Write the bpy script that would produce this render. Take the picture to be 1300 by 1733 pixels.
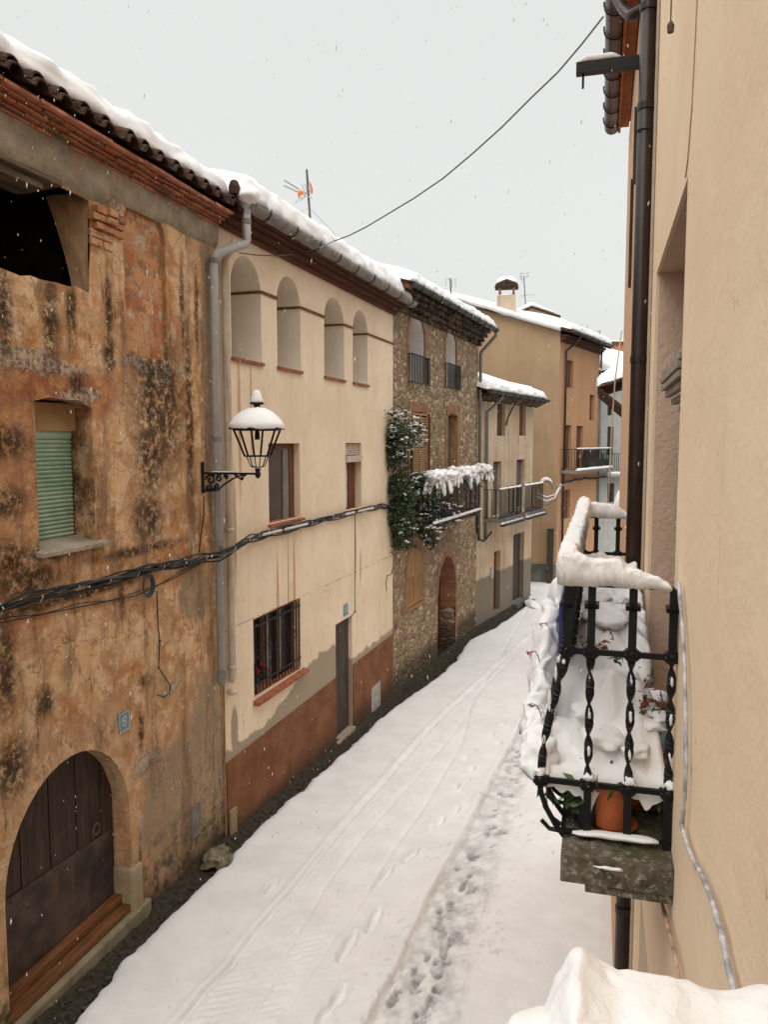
import bpy, bmesh, math, random
from mathutils import Vector, Matrix, noise
from mathutils.geometry import delaunay_2d_cdt
random.seed(7)
R = math.radians
for o in list(bpy.data.objects): bpy.data.objects.remove(o)
SC = bpy.context.scene
COL = SC.collection

# ------------------------------------------------------------------ camera
CAMZ = 5.3; FPX = 1330.0; PITCH = math.atan(118.5/FPX)
cam_d = bpy.data.cameras.new('camera'); cam = bpy.data.objects.new('camera', cam_d); COL.objects.link(cam)
cam.location = (0, 0, CAMZ); cam.rotation_euler = (math.pi/2-PITCH, 0, 0)
cam_d.sensor_fit = 'VERTICAL'; cam_d.sensor_height = 24; cam_d.lens = 24*FPX/1733.0
cam_d.clip_start = 0.05; cam_d.clip_end = 2000
SC.camera = cam
SC.render.resolution_x = 769; SC.render.resolution_y = 1024

# ------------------------------------------------------------------ world: overcast sky
W = bpy.data.worlds.new('World'); SC.world = W; W.use_nodes = True
nt = W.node_tree; nt.nodes.clear()
SUN_EL, SUN_AZ = 50, 200
out = nt.nodes.new('ShaderNodeOutputWorld'); bg = nt.nodes.new('ShaderNodeBackground')
sky = nt.nodes.new('ShaderNodeTexSky'); sky.sky_type = 'NISHITA'; sky.sun_disc = False
sky.sun_elevation = R(SUN_EL); sky.sun_rotation = R(SUN_AZ); sky.dust_density = 6
hs = nt.nodes.new('ShaderNodeHueSaturation'); hs.inputs['Saturation'].default_value = .12; hs.inputs['Value'].default_value = .03
nt.links.new(sky.outputs[0], hs.inputs['Color'])
tc = nt.nodes.new('ShaderNodeTexCoord'); sx = nt.nodes.new('ShaderNodeSeparateXYZ')
nt.links.new(tc.outputs['Generated'], sx.inputs[0])
rp = nt.nodes.new('ShaderNodeValToRGB'); el = rp.color_ramp.elements
# overcast cloud deck: even near the horizon, brighter towards the zenith
el[0].position = 0.0; el[0].color = (.72, .73, .715, 1)
el[1].position = 1.0; el[1].color = (1.75, 1.70, 1.62, 1)
e = el.new(.50); e.color = (.71, .725, .71, 1)
e = el.new(.62); e.color = (1.62, 1.61, 1.58, 1)
e = el.new(.78); e.color = (2.38, 2.34, 2.27, 1)
nt.links.new(sx.outputs['Z'], rp.inputs[0])
ns = nt.nodes.new('ShaderNodeTexNoise'); ns.inputs['Scale'].default_value = 2.2; ns.inputs['Detail'].default_value = 4
nt.links.new(tc.outputs['Generated'], ns.inputs['Vector'])
mr = nt.nodes.new('ShaderNodeMapRange'); mr.inputs[3].default_value = .965; mr.inputs[4].default_value = 1.035
nt.links.new(ns.outputs[0], mr.inputs[0])
vm = nt.nodes.new('ShaderNodeVectorMath'); vm.operation = 'SCALE'
nt.links.new(rp.outputs[0], vm.inputs[0]); nt.links.new(mr.outputs[0], vm.inputs['Scale'])
ad = nt.nodes.new('ShaderNodeVectorMath'); ad.operation = 'ADD'
nt.links.new(vm.outputs[0], ad.inputs[0]); nt.links.new(hs.outputs[0], ad.inputs[1])
nt.links.new(ad.outputs[0], bg.inputs[0]); bg.inputs[1].default_value = 1.0
nt.links.new(bg.outputs[0], out.inputs[0])

sun_d = bpy.data.lights.new('sun', 'SUN'); sun_d.energy = 1.0; sun_d.angle = R(50); sun_d.color = (1, .975, .94)
sun = bpy.data.objects.new('sun', sun_d); COL.objects.link(sun)
sun.rotation_euler = (R(90-SUN_EL), 0, R(180-SUN_AZ)); sun.location = (0, 0, 30)
SC.view_settings.view_transform = 'Standard'; SC.view_settings.look = 'None'
SC.view_settings.exposure = 0.0; SC.view_settings.gamma = 1.0; SC.view_settings.use_curve_mapping = False
SC.render.engine = 'CYCLES'
SC.cycles.max_bounces = 8; SC.cycles.diffuse_bounces = 5

# ------------------------------------------------------------------ geometry of the view
CP, SP = math.cos(PITCH), math.sin(PITCH)
def ray(px, py):
    v = (866.5-py)/FPX
    return Vector(((px-650)/FPX, CP+SP*v, -SP+CP*v))
def at(px, py, Y):
    """world point seen at a photo pixel at distance Y along the view"""
    d = ray(px, py); return Vector((0, 0, CAMZ))+d*(Y/d.y)
GZ = [(-60,.3),(0,.3),(6.5,.15),(10,0),(14,-.22),(17,-.34),(23.5,-.40),(31,-.42),(200,-.5)]
def gz(Y):
    for (a,za),(b,zb) in zip(GZ, GZ[1:]):
        if Y <= b:
            t = max(0,(Y-a)/(b-a)); return za+(zb-za)*t
    return GZ[-1][1]
def onground(px, py, dz=0.1):
    d = ray(px, py); Y = 10
    for _ in range(12):
        t = (gz(Y)+dz-CAMZ)/d.z; Y = d.y*t
    return Vector((d.x*t, Y, gz(Y)+dz))

class Frame:
    """a facade: local x along it (to the right as seen from the street), y into the building, z up"""
    def __init__(s, P0, P1, z=0):
        s.o = Vector((P0[0], P0[1], z)); d = Vector((P1[0]-P0[0], P1[1]-P0[1])); s.L = d.length; d.normalize()
        s.ex = Vector((d.x, d.y, 0)); s.ey = Vector((-d.y, d.x, 0)); s.ang = math.atan2(d.y, d.x)
    def w(s, u, y, z): return s.o+s.ex*u+s.ey*y+Vector((0, 0, z))
    def loc(s, P):
        q = P-s.o; return Vector((q.dot(s.ex), q.dot(s.ey), q.z))
    def pix(s, px, py, y=0):
        d = ray(px, py); C = Vector((0, 0, CAMZ))-s.o
        t = (y-C.dot(s.ey))/d.dot(s.ey); P = C+d*t
        return (P.dot(s.ex), P.z)
    def mat(s, u=0, y=0, z=0): return Matrix.Translation(s.w(u, y, z)) @ Matrix.Rotation(s.ang, 4, 'Z')

def tag(o, label=None, cat=None, group=None, kind=None):
    if label: o['label'] = label
    if cat: o['category'] = cat
    if group: o['group'] = group
    if kind: o['kind'] = kind
    return o
def empty(name, M, label, cat, group=None):
    o = bpy.data.objects.new(name, None); COL.objects.link(o); o.matrix_world = M; o.empty_display_size = .2
    return tag(o, label, cat, group)

class MB:
    def __init__(s): s.bm = bmesh.new(); s.m = None
    def V(s, p): return s.bm.verts.new(p)
    def F(s, vs):
        try: return s.bm.faces.new(vs)
        except ValueError: return None
    def box(s, x0, x1, y0, y1, z0, z1, M=None):
        c = [(x0,y0,z0),(x1,y0,z0),(x1,y1,z0),(x0,y1,z0),(x0,y0,z1),(x1,y0,z1),(x1,y1,z1),(x0,y1,z1)]
        v = [s.V(M @ Vector(p) if M else p) for p in c]
        for f in ((0,3,2,1),(4,5,6,7),(0,1,5,4),(1,2,6,5),(2,3,7,6),(3,0,4,7)): s.F([v[i] for i in f])
        return s
    def tube(s, pts, r, n=8, cap=True, flat=1.0):
        pts = [Vector(p) for p in pts]; rs = r if isinstance(r, (list, tuple)) else [r]*len(pts)
        rings = []; prev = None
        for i, p in enumerate(pts):
            t = (pts[min(i+1, len(pts)-1)]-pts[max(i-1, 0)])
            if t.length < 1e-9: t = Vector((0,0,1))
            t.normalize()
            if prev is None:
                a = Vector((0,0,1)) if abs(t.z) < .9 else Vector((1,0,0))
                prev = t.cross(a).normalized()
            else:
                prev = (prev-t*prev.dot(t)).normalized()
            b = t.cross(prev)
            rings.append([s.V(p+(prev*math.cos(2*math.pi*k/n)+b*math.sin(2*math.pi*k/n)*flat)*rs[i]) for k in range(n)])
        for a, b in zip(rings, rings[1:]):
            for k in range(n): s.F([a[k], a[(k+1)%n], b[(k+1)%n], b[k]])
        if cap: s.F(rings[0][::-1]); s.F(rings[-1])
        return s
    def lathe(s, c, prof, n=16, a0=0):
        rings = []
        for r, z in prof:
            rings.append([s.V((c[0]+r*math.cos(a0+2*math.pi*k/n), c[1]+r*math.sin(a0+2*math.pi*k/n), c[2]+z)) for k in range(n)])
        for a, b in zip(rings, rings[1:]):
            for k in range(n): s.F([a[k], a[(k+1)%n], b[(k+1)%n], b[k]])
        s.F(rings[0][::-1]); s.F(rings[-1])
        return s
    def prism(s, poly, y0, y1):
        """poly in (x,z), extruded along y"""
        a = [s.V((p[0], y0, p[1])) for p in poly]; b = [s.V((p[0], y1, p[1])) for p in poly]
        s.F(a); s.F(b[::-1])
        for i in range(len(poly)):
            j = (i+1)%len(poly); s.F([a[i], b[i], b[j], a[j]])
        return s
    def prism_u(s, poly, x0, x1):
        """poly in (y,z), extruded along x"""
        a = [s.V((x0, p[0], p[1])) for p in poly]; b = [s.V((x1, p[0], p[1])) for p in poly]
        s.F(a); s.F(b[::-1])
        for i in range(len(poly)):
            j = (i+1)%len(poly); s.F([a[i], b[i], b[j], a[j]])
        return s
    def bend(s, c, r=.1, seg=2):
        bmesh.ops.create_icosphere(s.bm, subdivisions=seg, radius=r, matrix=Matrix.Translation(c)); return s
    def build(s, name, mat, parent=None, smooth=False, bevel=0, M=None):
        bmesh.ops.recalc_face_normals(s.bm, faces=s.bm.faces)
        if bevel:
            es = [e for e in s.bm.edges if len(e.link_faces) == 2 and e.calc_face_angle(0) > .5]
            bmesh.ops.bevel(s.bm, geom=es, offset=bevel, segments=2, affect='EDGES', profile=.6)
        me = bpy.data.meshes.new(name); s.bm.to_mesh(me); s.bm.free()
        if smooth:
            for p in me.polygons: p.use_smooth = True
        if isinstance(mat, (list, tuple)):
            for m in mat: me.materials.append(m)
        else: me.materials.append(mat)
        o = bpy.data.objects.new(name, me); COL.objects.link(o)
        if parent: o.parent = parent
        if M: o.matrix_world = M
        return o

def rect(u0, u1, z0, z1): return [(u0,z0),(u1,z0),(u1,z1),(u0,z1)]
def archp(u0, u1, z0, z1, rise=None, n=14):
    """opening with a round or segmental head; z1 is the crown"""
    c = (u0+u1)/2; a = (u1-u0)/2; rise = a if rise is None else rise
    zs = z1-rise; p = [(u0,z0),(u1,z0)]
    for k in range(n+1):
        t = math.pi*k/n; p.append((c+a*math.cos(t), zs+rise*math.sin(t)))
    return p
def rough(poly, amp, step=.12, seed=0):
    q = []
    for i in range(len(poly)):
        a = Vector(poly[i]); b = Vector(poly[(i+1)%len(poly)]); n = max(1, int((b-a).length/step))
        for k in range(n):
            p = a.lerp(b, k/n); nx = noise.noise(Vector((p.x*4+seed, p.y*4, 3)))*amp; nz = noise.noise(Vector((p.x*4+seed, p.y*4, 9)))*amp
            q.append((p.x+nx, p.y+nz))
    return q
def inpoly(x, z, poly):
    c = False; j = len(poly)-1
    for i in range(len(poly)):
        xi, zi = poly[i]; xj, zj = poly[j]
        if (zi > z) != (zj > z) and x < (xj-xi)*(z-zi)/(zj-zi)+xi: c = not c
        j = i
    return c
def wall_front(mb, outline, holes, y=0, depth=.3, back=None):
    """front face at local y with openings and their reveals; depth may be a list"""
    pts = []; edges = []
    for poly in [outline]+holes:
        b = len(pts); pts += [Vector(p) for p in poly]
        edges += [(b+i, b+(i+1)%len(poly)) for i in range(len(poly))]
    vs, es, fs, *_ = delaunay_2d_cdt(pts, edges, [], 1, 1e-5)
    V = [mb.V((p.x, y, p.y)) for p in vs]
    for f in fs:
        cx = sum(vs[i].x for i in f)/len(f); cz = sum(vs[i].y for i in f)/len(f)
        if any(inpoly(cx, cz, h) for h in holes): continue
        mb.F([V[i] for i in f])
    for i, h in enumerate(holes):
        d = depth[i] if isinstance(depth, list) else depth
        hb = back[i] if back and back[i] else h
        a = [mb.V((p[0], y, p[1])) for p in h]; b = [mb.V((p[0], y+d, p[1])) for p in hb]
        for k in range(len(h)):
            j = (k+1)%len(h); mb.F([a[k], b[k], b[j], a[j]])

def body(mb, u0, u1, z0, z1, depth, y=0):
    """the other walls of a house behind its facade (no front)"""
    z0 -= .6
    for q in (((u0,y,z0),(u0,depth,z0),(u0,depth,z1),(u0,y,z1)), ((u1,y,z0),(u1,depth,z0),(u1,depth,z1),(u1,y,z1)),
              ((u0,depth,z0),(u1,depth,z0),(u1,depth,z1),(u0,depth,z1))):
        mb.F([mb.V(p) for p in q])

# ------------------------------------------------------------------ snow shapes
def fbm(p, s=1.0): return noise.fractal(Vector(p)*s, 1.0, 2.0, 4)
def snow_loft(pts, wid, hei, up=Vector((0,0,1)), n=11, amp=.012, fs=9, step=.03, seed=0, taper=(1,1), droop=0, ex=.5, tl=.075, hf=.42, wf=None):
    """snow lying along a rail or ledge: flat below, rounded above, uneven"""
    pts = [Vector(p) for p in pts]; q = []; acc = [0]
    for a, b in zip(pts, pts[1:]):
        k = max(1, int((b-a).length/step))
        for i in range(k): q.append(a.lerp(b, i/k))
    q.append(pts[-1]); N = len(q)
    mb = MB(); rings = []
    for i, p in enumerate(q):
        t = (q[min(i+3, N-1)]-q[max(i-3, 0)]).normalized(); sd = t.cross(up).normalized()
        f = i/(N-1); e = math.sqrt(min(1, (i+.4)*step/tl)) * math.sqrt(min(1, (N-1-i+.4)*step/tl))
        tp = taper[0]+(taper[1]-taper[0])*f
        w = (wid(f) if callable(wid) else wid)*tp*e; h = (hei(f) if callable(hei) else hei)*tp*e
        h *= 1+.22*noise.noise(p*6+Vector((seed,0,0))); w *= 1+.12*noise.noise(p*5+Vector((0,seed,0)))
        rg = []
        for k in range(n):
            a = math.pi*k/(n-1); ca = math.cos(a); x = -math.copysign(abs(ca)**(ex*1.5), ca)*w/2*(1.06 if 0 < k < n-1 else .96); z = (math.sin(a)**ex)*h*(1+.10*noise.noise(p*14+Vector((0,0,seed))))
            if k in (0, n-1): z = -droop*(.5+.5*noise.noise(p*8+Vector((k,0,seed))))
            P = p+sd*x+up*z
            P += Vector((noise.noise(P*fs*3.1+Vector((seed,3,0))), noise.noise(P*fs*3.1+Vector((7,5,seed))), noise.noise(P*fs*2.7+Vector((0,seed,9)))))*amp*hf
            P += Vector((noise.noise(P*fs+Vector((seed,0,0))), noise.noise(P*fs+Vector((0,5,seed))), noise.noise(P*fs+Vector((0,seed,9)))))*amp
            rg.append(mb.V(P))
        rings.append(rg)
    for a, b in zip(rings, rings[1:]):
        for k in range(n-1): mb.F([a[k], a[k+1], b[k+1], b[k]])
        mb.F([a[n-1], a[0], b[0], b[n-1]])
    mb.F(rings[0]); mb.F(rings[-1][::-1])
    return mb
def snow_blob(mb, c, r, amp=.2, fs=None, sub=3, flat=0.0):
    bm = bmesh.new(); bmesh.ops.create_icosphere(bm, subdivisions=sub, radius=1)
    fs = fs or 2.0; sd = random.random()*50; mp = {}
    for v in bm.verts:
        d = v.co.copy(); k = 1+amp*noise.noise(d*fs+Vector((sd,0,0)))+amp*.4*noise.noise(d*fs*3+Vector((0,sd,0)))
        p = Vector((d.x*r[0], d.y*r[1], max(d.z, -flat) if flat else d.z))
        p = Vector((d.x*r[0]*k, d.y*r[1]*k, (max(d.z, -flat) if flat else d.z)*r[2]*k))
        mp[v.index] = mb.V(Vector(c)+p)
    for f in bm.faces: mb.F([mp[v.index] for v in f.verts])
    bm.free()
def roof_snow(u0, u1, ye, ze, th, slope, back, over=.0, du=.07, seed=0, amp=.05, endround=.25, eave=None, lump=0):
    """snow on a roof: from the eave (local y=ye, z=ze at u0, or eave(u)) back up the slope"""
    mb = MB(); prof = []
    for k in range(7):
        a = math.pi/2*k/6; prof.append((-over-.06*math.cos(a)*0-.10*math.cos(a)+.10, math.sin(a)*1.0, 0))
    n = max(4, int((u1-u0)/du)); rings = []
    for i in range(n+1):
        u = u0+(u1-u0)*i/n; z0 = eave(u) if eave else ze
        e = min(1, math.sqrt(max(0, min((u-u0), (u1-u))/endround))+.12)
        T = th*e*(1+.16*noise.noise(Vector((u*.9, seed, 0)))+.10*noise.noise(Vector((u*3.1, seed, 4))))
        if lump: T *= 1+.05*math.cos((u-.07)/lump*2*math.pi)
        fr = -over+.05*noise.noise(Vector((u*2.3, seed, 7)))
        rg = [mb.V((u, ye+.9, z0+.9*slope-.01)), mb.V((u, ye+fr*.3+.06, z0+.01))]
        for k in range(8):
            a = math.pi/2*k/7
            y = ye+fr+.16-.16*math.cos(a)*1.0; z = z0+.01+T*math.sin(a)**.9
            y += .05*noise.noise(Vector((u*4, k*.5, seed)))*(1 if k < 7 else .3)
            rg.append(mb.V((u, y, z)))
        for yy in (.35, .7, 1.3, 2.2, 3.4, back):
            z = z0+yy*slope+T*(1+.1*math.sin(yy*2+seed))+amp*noise.noise(Vector((u*1.3, yy*1.1, seed)))
            rg.append(mb.V((u, ye+yy, z)))
        rings.append(rg)
    for a, b in zip(rings, rings[1:]):
        for k in range(len(a)-1): mb.F([a[k], a[k+1], b[k+1], b[k]])
    mb.F(rings[0]); mb.F(rings[-1][::-1])
    return mb

def hprof(tab):
    def f(t):
        for (a, b), (c, d) in zip(tab, tab[1:]):
            if t <= c: return b+(d-b)*max(0, t-a)/(c-a)
        return tab[-1][1]
    return f
# ------------------------------------------------------------------ materials
class Mat:
    def __init__(s, name, rough=.9, spec=.2):
        s.m = bpy.data.materials.new(name); s.m.use_nodes = True; s.t = s.m.node_tree
        s.b = s.t.nodes['Principled BSDF']; s.b.inputs['Roughness'].default_value = rough
        s.b.inputs['Specular IOR Level'].default_value = spec
        s.co = s.t.nodes.new('ShaderNodeTexCoord').outputs['Object']; s.h = None
    def N(s, t, **k):
        n = s.t.nodes.new(t)
        for a, b in k.items(): setattr(n, a, b)
        return n
    def L(s, a, b):
        if isinstance(a, (int, float)): b.default_value = a
        elif isinstance(a, tuple): b.default_value = a if len(a) == len(b.default_value) else tuple(a)+(1,)
        else: s.t.links.new(a, b)
    def math(s, op, a, b=0, c=None, clamp=False):
        n = s.N('ShaderNodeMath', operation=op, use_clamp=clamp); s.L(a, n.inputs[0]); s.L(b, n.inputs[1])
        if c is not None: s.L(c, n.inputs[2])
        return n.outputs[0]
    def vm(s, op, a, b):
        n = s.N('ShaderNodeVectorMath', operation=op); s.L(a, n.inputs[0]); s.L(b, n.inputs[1]); return n
    def scale(s, v, sc):
        n = s.N('ShaderNodeVectorMath', operation='MULTIPLY'); s.L(v, n.inputs[0]); s.L(sc, n.inputs[1]); return n.outputs[0]
    def noise(s, sc, det=4, ro=.55, vec=None, dist=0, col=False):
        n = s.N('ShaderNodeTexNoise'); n.inputs['Scale'].default_value = sc; n.inputs['Detail'].default_value = det
        n.inputs['Roughness'].default_value = ro; n.inputs['Distortion'].default_value = dist
        s.L(vec or s.co, n.inputs['Vector']); return n.outputs[1 if col else 0]
    def mr(s, v, a, b, c=0, d=1, smooth=True):
        n = s.N('ShaderNodeMapRange', interpolation_type='SMOOTHSTEP' if smooth else 'LINEAR')
        for i, x in enumerate((v, a, b, c, d)): s.L(x, n.inputs[i])
        return n.outputs[0]
    def mix(s, f, a, b, mode='MIX'):
        n = s.N('ShaderNodeMix', data_type='RGBA', blend_type=mode); s.L(f, n.inputs[0]); s.L(a, n.inputs[6]); s.L(b, n.inputs[7]); return n.outputs[2]
    def sep(s, v=None):
        n = s.N('ShaderNodeSeparateXYZ'); s.L(v or s.co, n.inputs[0]); return n.outputs
    def xz(s, v=None):
        o = s.sep(v); n = s.N('ShaderNodeCombineXYZ'); s.L(o[0], n.inputs[0]); s.L(o[2], n.inputs[1]); s.L(o[1], n.inputs[2]); return n.outputs[0]
    def warp(s, amt, sc=2, det=4):
        c = s.noise(sc, det, .6, col=True); v = s.vm('SUBTRACT', c, (.5,.5,.5)).outputs[0]; v = s.scale(v, (amt,amt,amt))
        return s.vm('ADD', s.co, v).outputs[0]
    def blob(s, vec, cx, cz, rx, rz, a=1.15, b=.75):
        v = s.vm('SUBTRACT', vec, (cx, 0, cz)).outputs[0]; v = s.scale(v, (1/rx, 0, 1/rz))
        n = s.N('ShaderNodeVectorMath', operation='LENGTH'); s.L(v, n.inputs[0])
        return s.mr(n.outputs['Value'], a, b, 0, 1)
    def brick(s, vec, bw=.28, bh=.07, mort=.012, off=.5, c1=(.3,.11,.05), c2=(.42,.2,.1), cm=(.3,.25,.19)):
        n = s.N('ShaderNodeTexBrick', offset=off); s.L(vec, n.inputs['Vector'])
        for k, v in (('Color1', c1+(1,)), ('Color2', c2+(1,)), ('Mortar', cm+(1,)), ('Scale', 1), ('Mortar Size', mort), ('Mortar Smooth', .3), ('Bias', 0), ('Brick Width', bw), ('Row Height', bh)): n.inputs[k].default_value = v
        return n.outputs
    def vor(s, sc, feat='F1', vec=None, rnd=1):
        n = s.N('ShaderNodeTexVoronoi', feature=feat); n.inputs['Scale'].default_value = sc; n.inputs['Randomness'].default_value = rnd; s.L(vec or s.co, n.inputs['Vector']); return n.outputs
    def bump(s, h, st=.5, d=.02):
        n = s.N('ShaderNodeBump'); n.inputs['Strength'].default_value = st; n.inputs['Distance'].default_value = d
        s.L(h, n.inputs['Height'])
        if s.h: s.t.links.new(s.h, n.inputs['Normal'])
        s.h = n.outputs[0]; s.t.links.new(s.h, s.b.inputs['Normal'])
    def col(s, c): s.L(c, s.b.inputs['Base Color']); return s
    def add(s, *a):
        r = a[0]
        for x in a[1:]: r = s.math('MAXIMUM', r, x)
        return r

def simple(name, c, rough=.6, spec=.3, var=.25, sc=6, bump=.2, bd=.004, metal=0, streak=None, bs=40):
    m = Mat(name, rough, spec); n = m.noise(sc, 5, .6)
    d = tuple(x*(1-var) for x in c); l = tuple(min(1, x*(1+var)) for x in c)
    col = m.mix(m.mr(n, .3, .7), d, l)
    if streak:
        v = m.noise(1, 4, .6, vec=m.scale(m.co, (14, 14, .9))); col = m.mix(m.mr(v, .52, .7, 0, .7), col, streak)
    m.col(col); m.b.inputs['Metallic'].default_value = metal
    if bump: m.bump(m.noise(bs, 4), bump, bd)
    return m.m

def mk_snow(name='snow', c=(.87,.865,.86), g=60, bd=.006, big=.02):
    m = Mat(name, .85, .25); n = m.noise(3, 4)
    m.col(m.mix(m.mr(n, .35, .7), tuple(x*.965 for x in c), c))
    m.bump(m.noise(7, 4, .6), .5, big); m.bump(m.noise(g, 5, .7), .55, bd)
    m.b.inputs['Subsurface Weight'].default_value = .0
    return m.m
M_SNOW = mk_snow('snow', (.81,.805,.80))
M_SNOWN = mk_snow('snow_close', (.82,.80,.78), 110, .006, .016)
def mk_street_snow():
    m = Mat('street_snow', .8, .25); a = m.N('ShaderNodeAttribute', attribute_name='slush'); s_ = m.sep(a.outputs['Color'])
    n = m.noise(2.5, 5); base = m.mix(m.mr(n, .3, .7), (.68,.672,.655), (.75,.742,.727))
    base = m.mix(m.math('MULTIPLY', s_[0], m.mr(m.noise(9, 5, .7), .25, .6, .55, 1)), base, (.13,.125,.118))
    base = m.mix(m.math('MULTIPLY', s_[1], m.mr(m.noise(5, 5, .7), .3, .7, .25, 1)), base, (.36,.30,.24))
    m.col(base); m.bump(m.noise(22, 5, .65), .5, .018); m.bump(m.noise(90, 3), .4, .004)
    m.L(m.mr(s_[0], 0, 1, .8, .35), m.b.inputs['Roughness'])
    return m.m
M_STREET = mk_street_snow()

def mk_earth():
    m = Mat('wet_earth', .8, .3); w = m.warp(.1, 6)
    v = m.vor(16, vec=w); n = m.noise(4, 6, .7)
    c = m.mix(m.mr(v[0], .1, .6), (.010,.008,.005), (.042,.031,.020)); c = m.mix(m.mr(n, .52, .68), c, (.035,.042,.014))
    c = m.mix(m.mr(m.noise(40, 3, .8), .66, .74, 0, .6), c, (.12,.10,.075)); m.col(c)
    m.bump(m.math('ADD', v[0], n), .9, .06); return m.m
M_EARTH = mk_earth()

M_IRON = simple('wrought_iron', (.006,.0058,.0058), .5, .3, .4, 20, .5, .002)
M_BLACK = simple('black_cable', (.014,.013,.012), .6, .3, .3, 20, .3, .002)
M_GREYP = simple('grey_pvc', (.36,.355,.345), .55, .3, .12, 3, .1, .001, streak=(.2,.19,.17))
M_GREYG = simple('grey_gutter', (.20,.185,.165), .6, .3, .3, 5, .2, .002, streak=(.07,.06,.05))
M_CREAMP = simple('cream_pipe', (.52,.44,.34), .6, .3, .15, 4, .1, .001, streak=(.3,.24,.18))
M_BROWNP = simple('brown_metal_pipe', (.025,.013,.009), .42, .5, .35, 7, .15, .002, metal=.3, streak=(.05,.03,.022))
M_BRGUT = simple('brown_metal_gutter', (.085,.048,.034), .4, .5, .3, 6, .1, .001, metal=.3, streak=(.03,.018,.014))
M_DARK = simple('dark_interior', (.012,.008,.007), .9, .1, .3, 4, 0)
M_GLASSD = simple('dark_window_glass', (.022,.02,.018), .12, .5, .2, 2, 0)
M_CONC = None
M_WHITEPL = simple('white_plaster', (.86,.84,.82), .9, .15, .1, 3, .2, .003)
M_TERRA = simple('terracotta_sill', (.24,.085,.045), .75, .25, .3, 8, .3, .003)
M_RUSTY = simple('red_brown_door', (.12,.022,.010), .6, .3, .4, 9, .2, .002)
M_LEAF = simple('leaf', (.028,.048,.016), .5, .4, .6, 3, 0)
M_LEAFD = simple('dark_leaf', (.05,.075,.03), .45, .45, .5, 3, 0)
M_LEAFB = simple('fresh_leaf', (.05,.10,.02), .5, .4, .5, 9, 0)
M_STEM = simple('stem', (.05,.035,.02), .8, .2, .3, 9, 0)
M_RED = simple('red_flower', (.35,.015,.02), .6, .3, .3, 20, 0)
M_DRY = simple('dry_leaf', (.16,.055,.025), .7, .3, .4, 20, 0)
M_BLUE = simple('blue_plate', (.10,.20,.24), .5, .4, .25, 20, .1, .001)
M_PALE = simple('pale_paint', (.42,.47,.46), .6, .3, .1, 20, 0)
M_POT = simple('terracotta_pot', (.42,.115,.04), .7, .25, .2, 6, .15, .002)
M_BLUEPOT = simple('blue_plastic', (.22,.36,.46), .45, .4, .25, 8, .1, .001)
M_NAVY = simple('navy_plastic', (.03,.03,.13), .5, .4, .2, 8, .1, .001)
M_ORANGE = simple('orange_plastic', (.7,.2,.05), .5, .3, .1, 8, 0)
M_ALU = simple('aluminium', (.32,.32,.33), .45, .5, .2, 8, 0, metal=.5)
M_POLE = simple('weathered_pole', (.10,.085,.075), .6, .4, .3, 8, 0)
M_HOSE = simple('snowy_grey_hose', (.42,.41,.42), .7, .3, .5, 14, .4, .004, bs=25)

def mk_wood(name, c, sc=(9, 9, 1.1), dark=.45, spec=.25, rough=.7, axis=2):
    m = Mat(name, rough, spec); v = m.noise(2.2, 6, .65, vec=m.scale(m.co, sc), dist=.6)
    c2 = tuple(x*dark for x in c); col = m.mix(m.mr(v, .35, .68), c2, c)
    col = m.mix(m.mr(m.noise(1.2, 4), .5, .75, 0, .5), col, tuple(x*.5 for x in c)); m.col(col)
    m.bump(v, .5, .004); return m.m
M_WOOD = mk_wood('old_dark_wood', (.060,.036,.024))
M_WOODG = mk_wood('grey_brown_wood', (.075,.055,.042))
M_WOODO = mk_wood('orange_brown_wood', (.20,.08,.028), (1.1, 9, 9))
M_SHUT = mk_wood('ochre_varnished_wood', (.42,.235,.095), (9, 9, 1.5), .5)
M_BEAM = mk_wood('weathered_beam', (.17,.12,.075), (1.0, 12, 12), .35)
M_BROWNW = mk_wood('brown_window_wood', (.17,.065,.03), (9, 9, 1.2), .5)

def mk_green():
    m = Mat('green_painted_slats', .6, .3); z = m.sep()[2]
    w = m.math('SINE', m.math('MULTIPLY', z, 2*math.pi/.055)); n = m.noise(3, 5, .6)
    c = m.mix(m.mr(n, .3, .72), (.16,.29,.20), (.32,.43,.32)); c = m.mix(m.mr(m.noise(10, 5, .75), .55, .72), c, (.30,.30,.19))
    m.col(c); m.bump(m.noise(30, 3), .2, .003); return m.m
M_GREEN = mk_green()

def mk_tile():
    m = Mat('old_roof_tile', .85, .2); n = m.noise(9, 5, .7)
    c = m.mix(m.mr(n, .3, .65), (.018,.010,.008), (.075,.035,.022)); c = m.mix(m.mr(m.noise(3, 4), .55, .7), c, (.04,.035,.015)); m.col(c)
    m.bump(m.noise(40, 4), .5, .006); return m.m
M_TILE = mk_tile()
M_FASCIA = simple('pink_clay_edge', (.46,.20,.13), .85, .2, .35, 7, .6, .006)
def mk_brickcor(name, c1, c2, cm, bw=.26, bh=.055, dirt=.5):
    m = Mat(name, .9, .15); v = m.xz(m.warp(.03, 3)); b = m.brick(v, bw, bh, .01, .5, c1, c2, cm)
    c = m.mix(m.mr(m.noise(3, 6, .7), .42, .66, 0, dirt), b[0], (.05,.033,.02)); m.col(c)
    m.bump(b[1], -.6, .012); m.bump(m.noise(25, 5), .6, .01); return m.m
M_CORNICE = mk_brickcor('brick_cornice', (.34,.105,.05), (.50,.19,.10), (.24,.13,.085))
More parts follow.
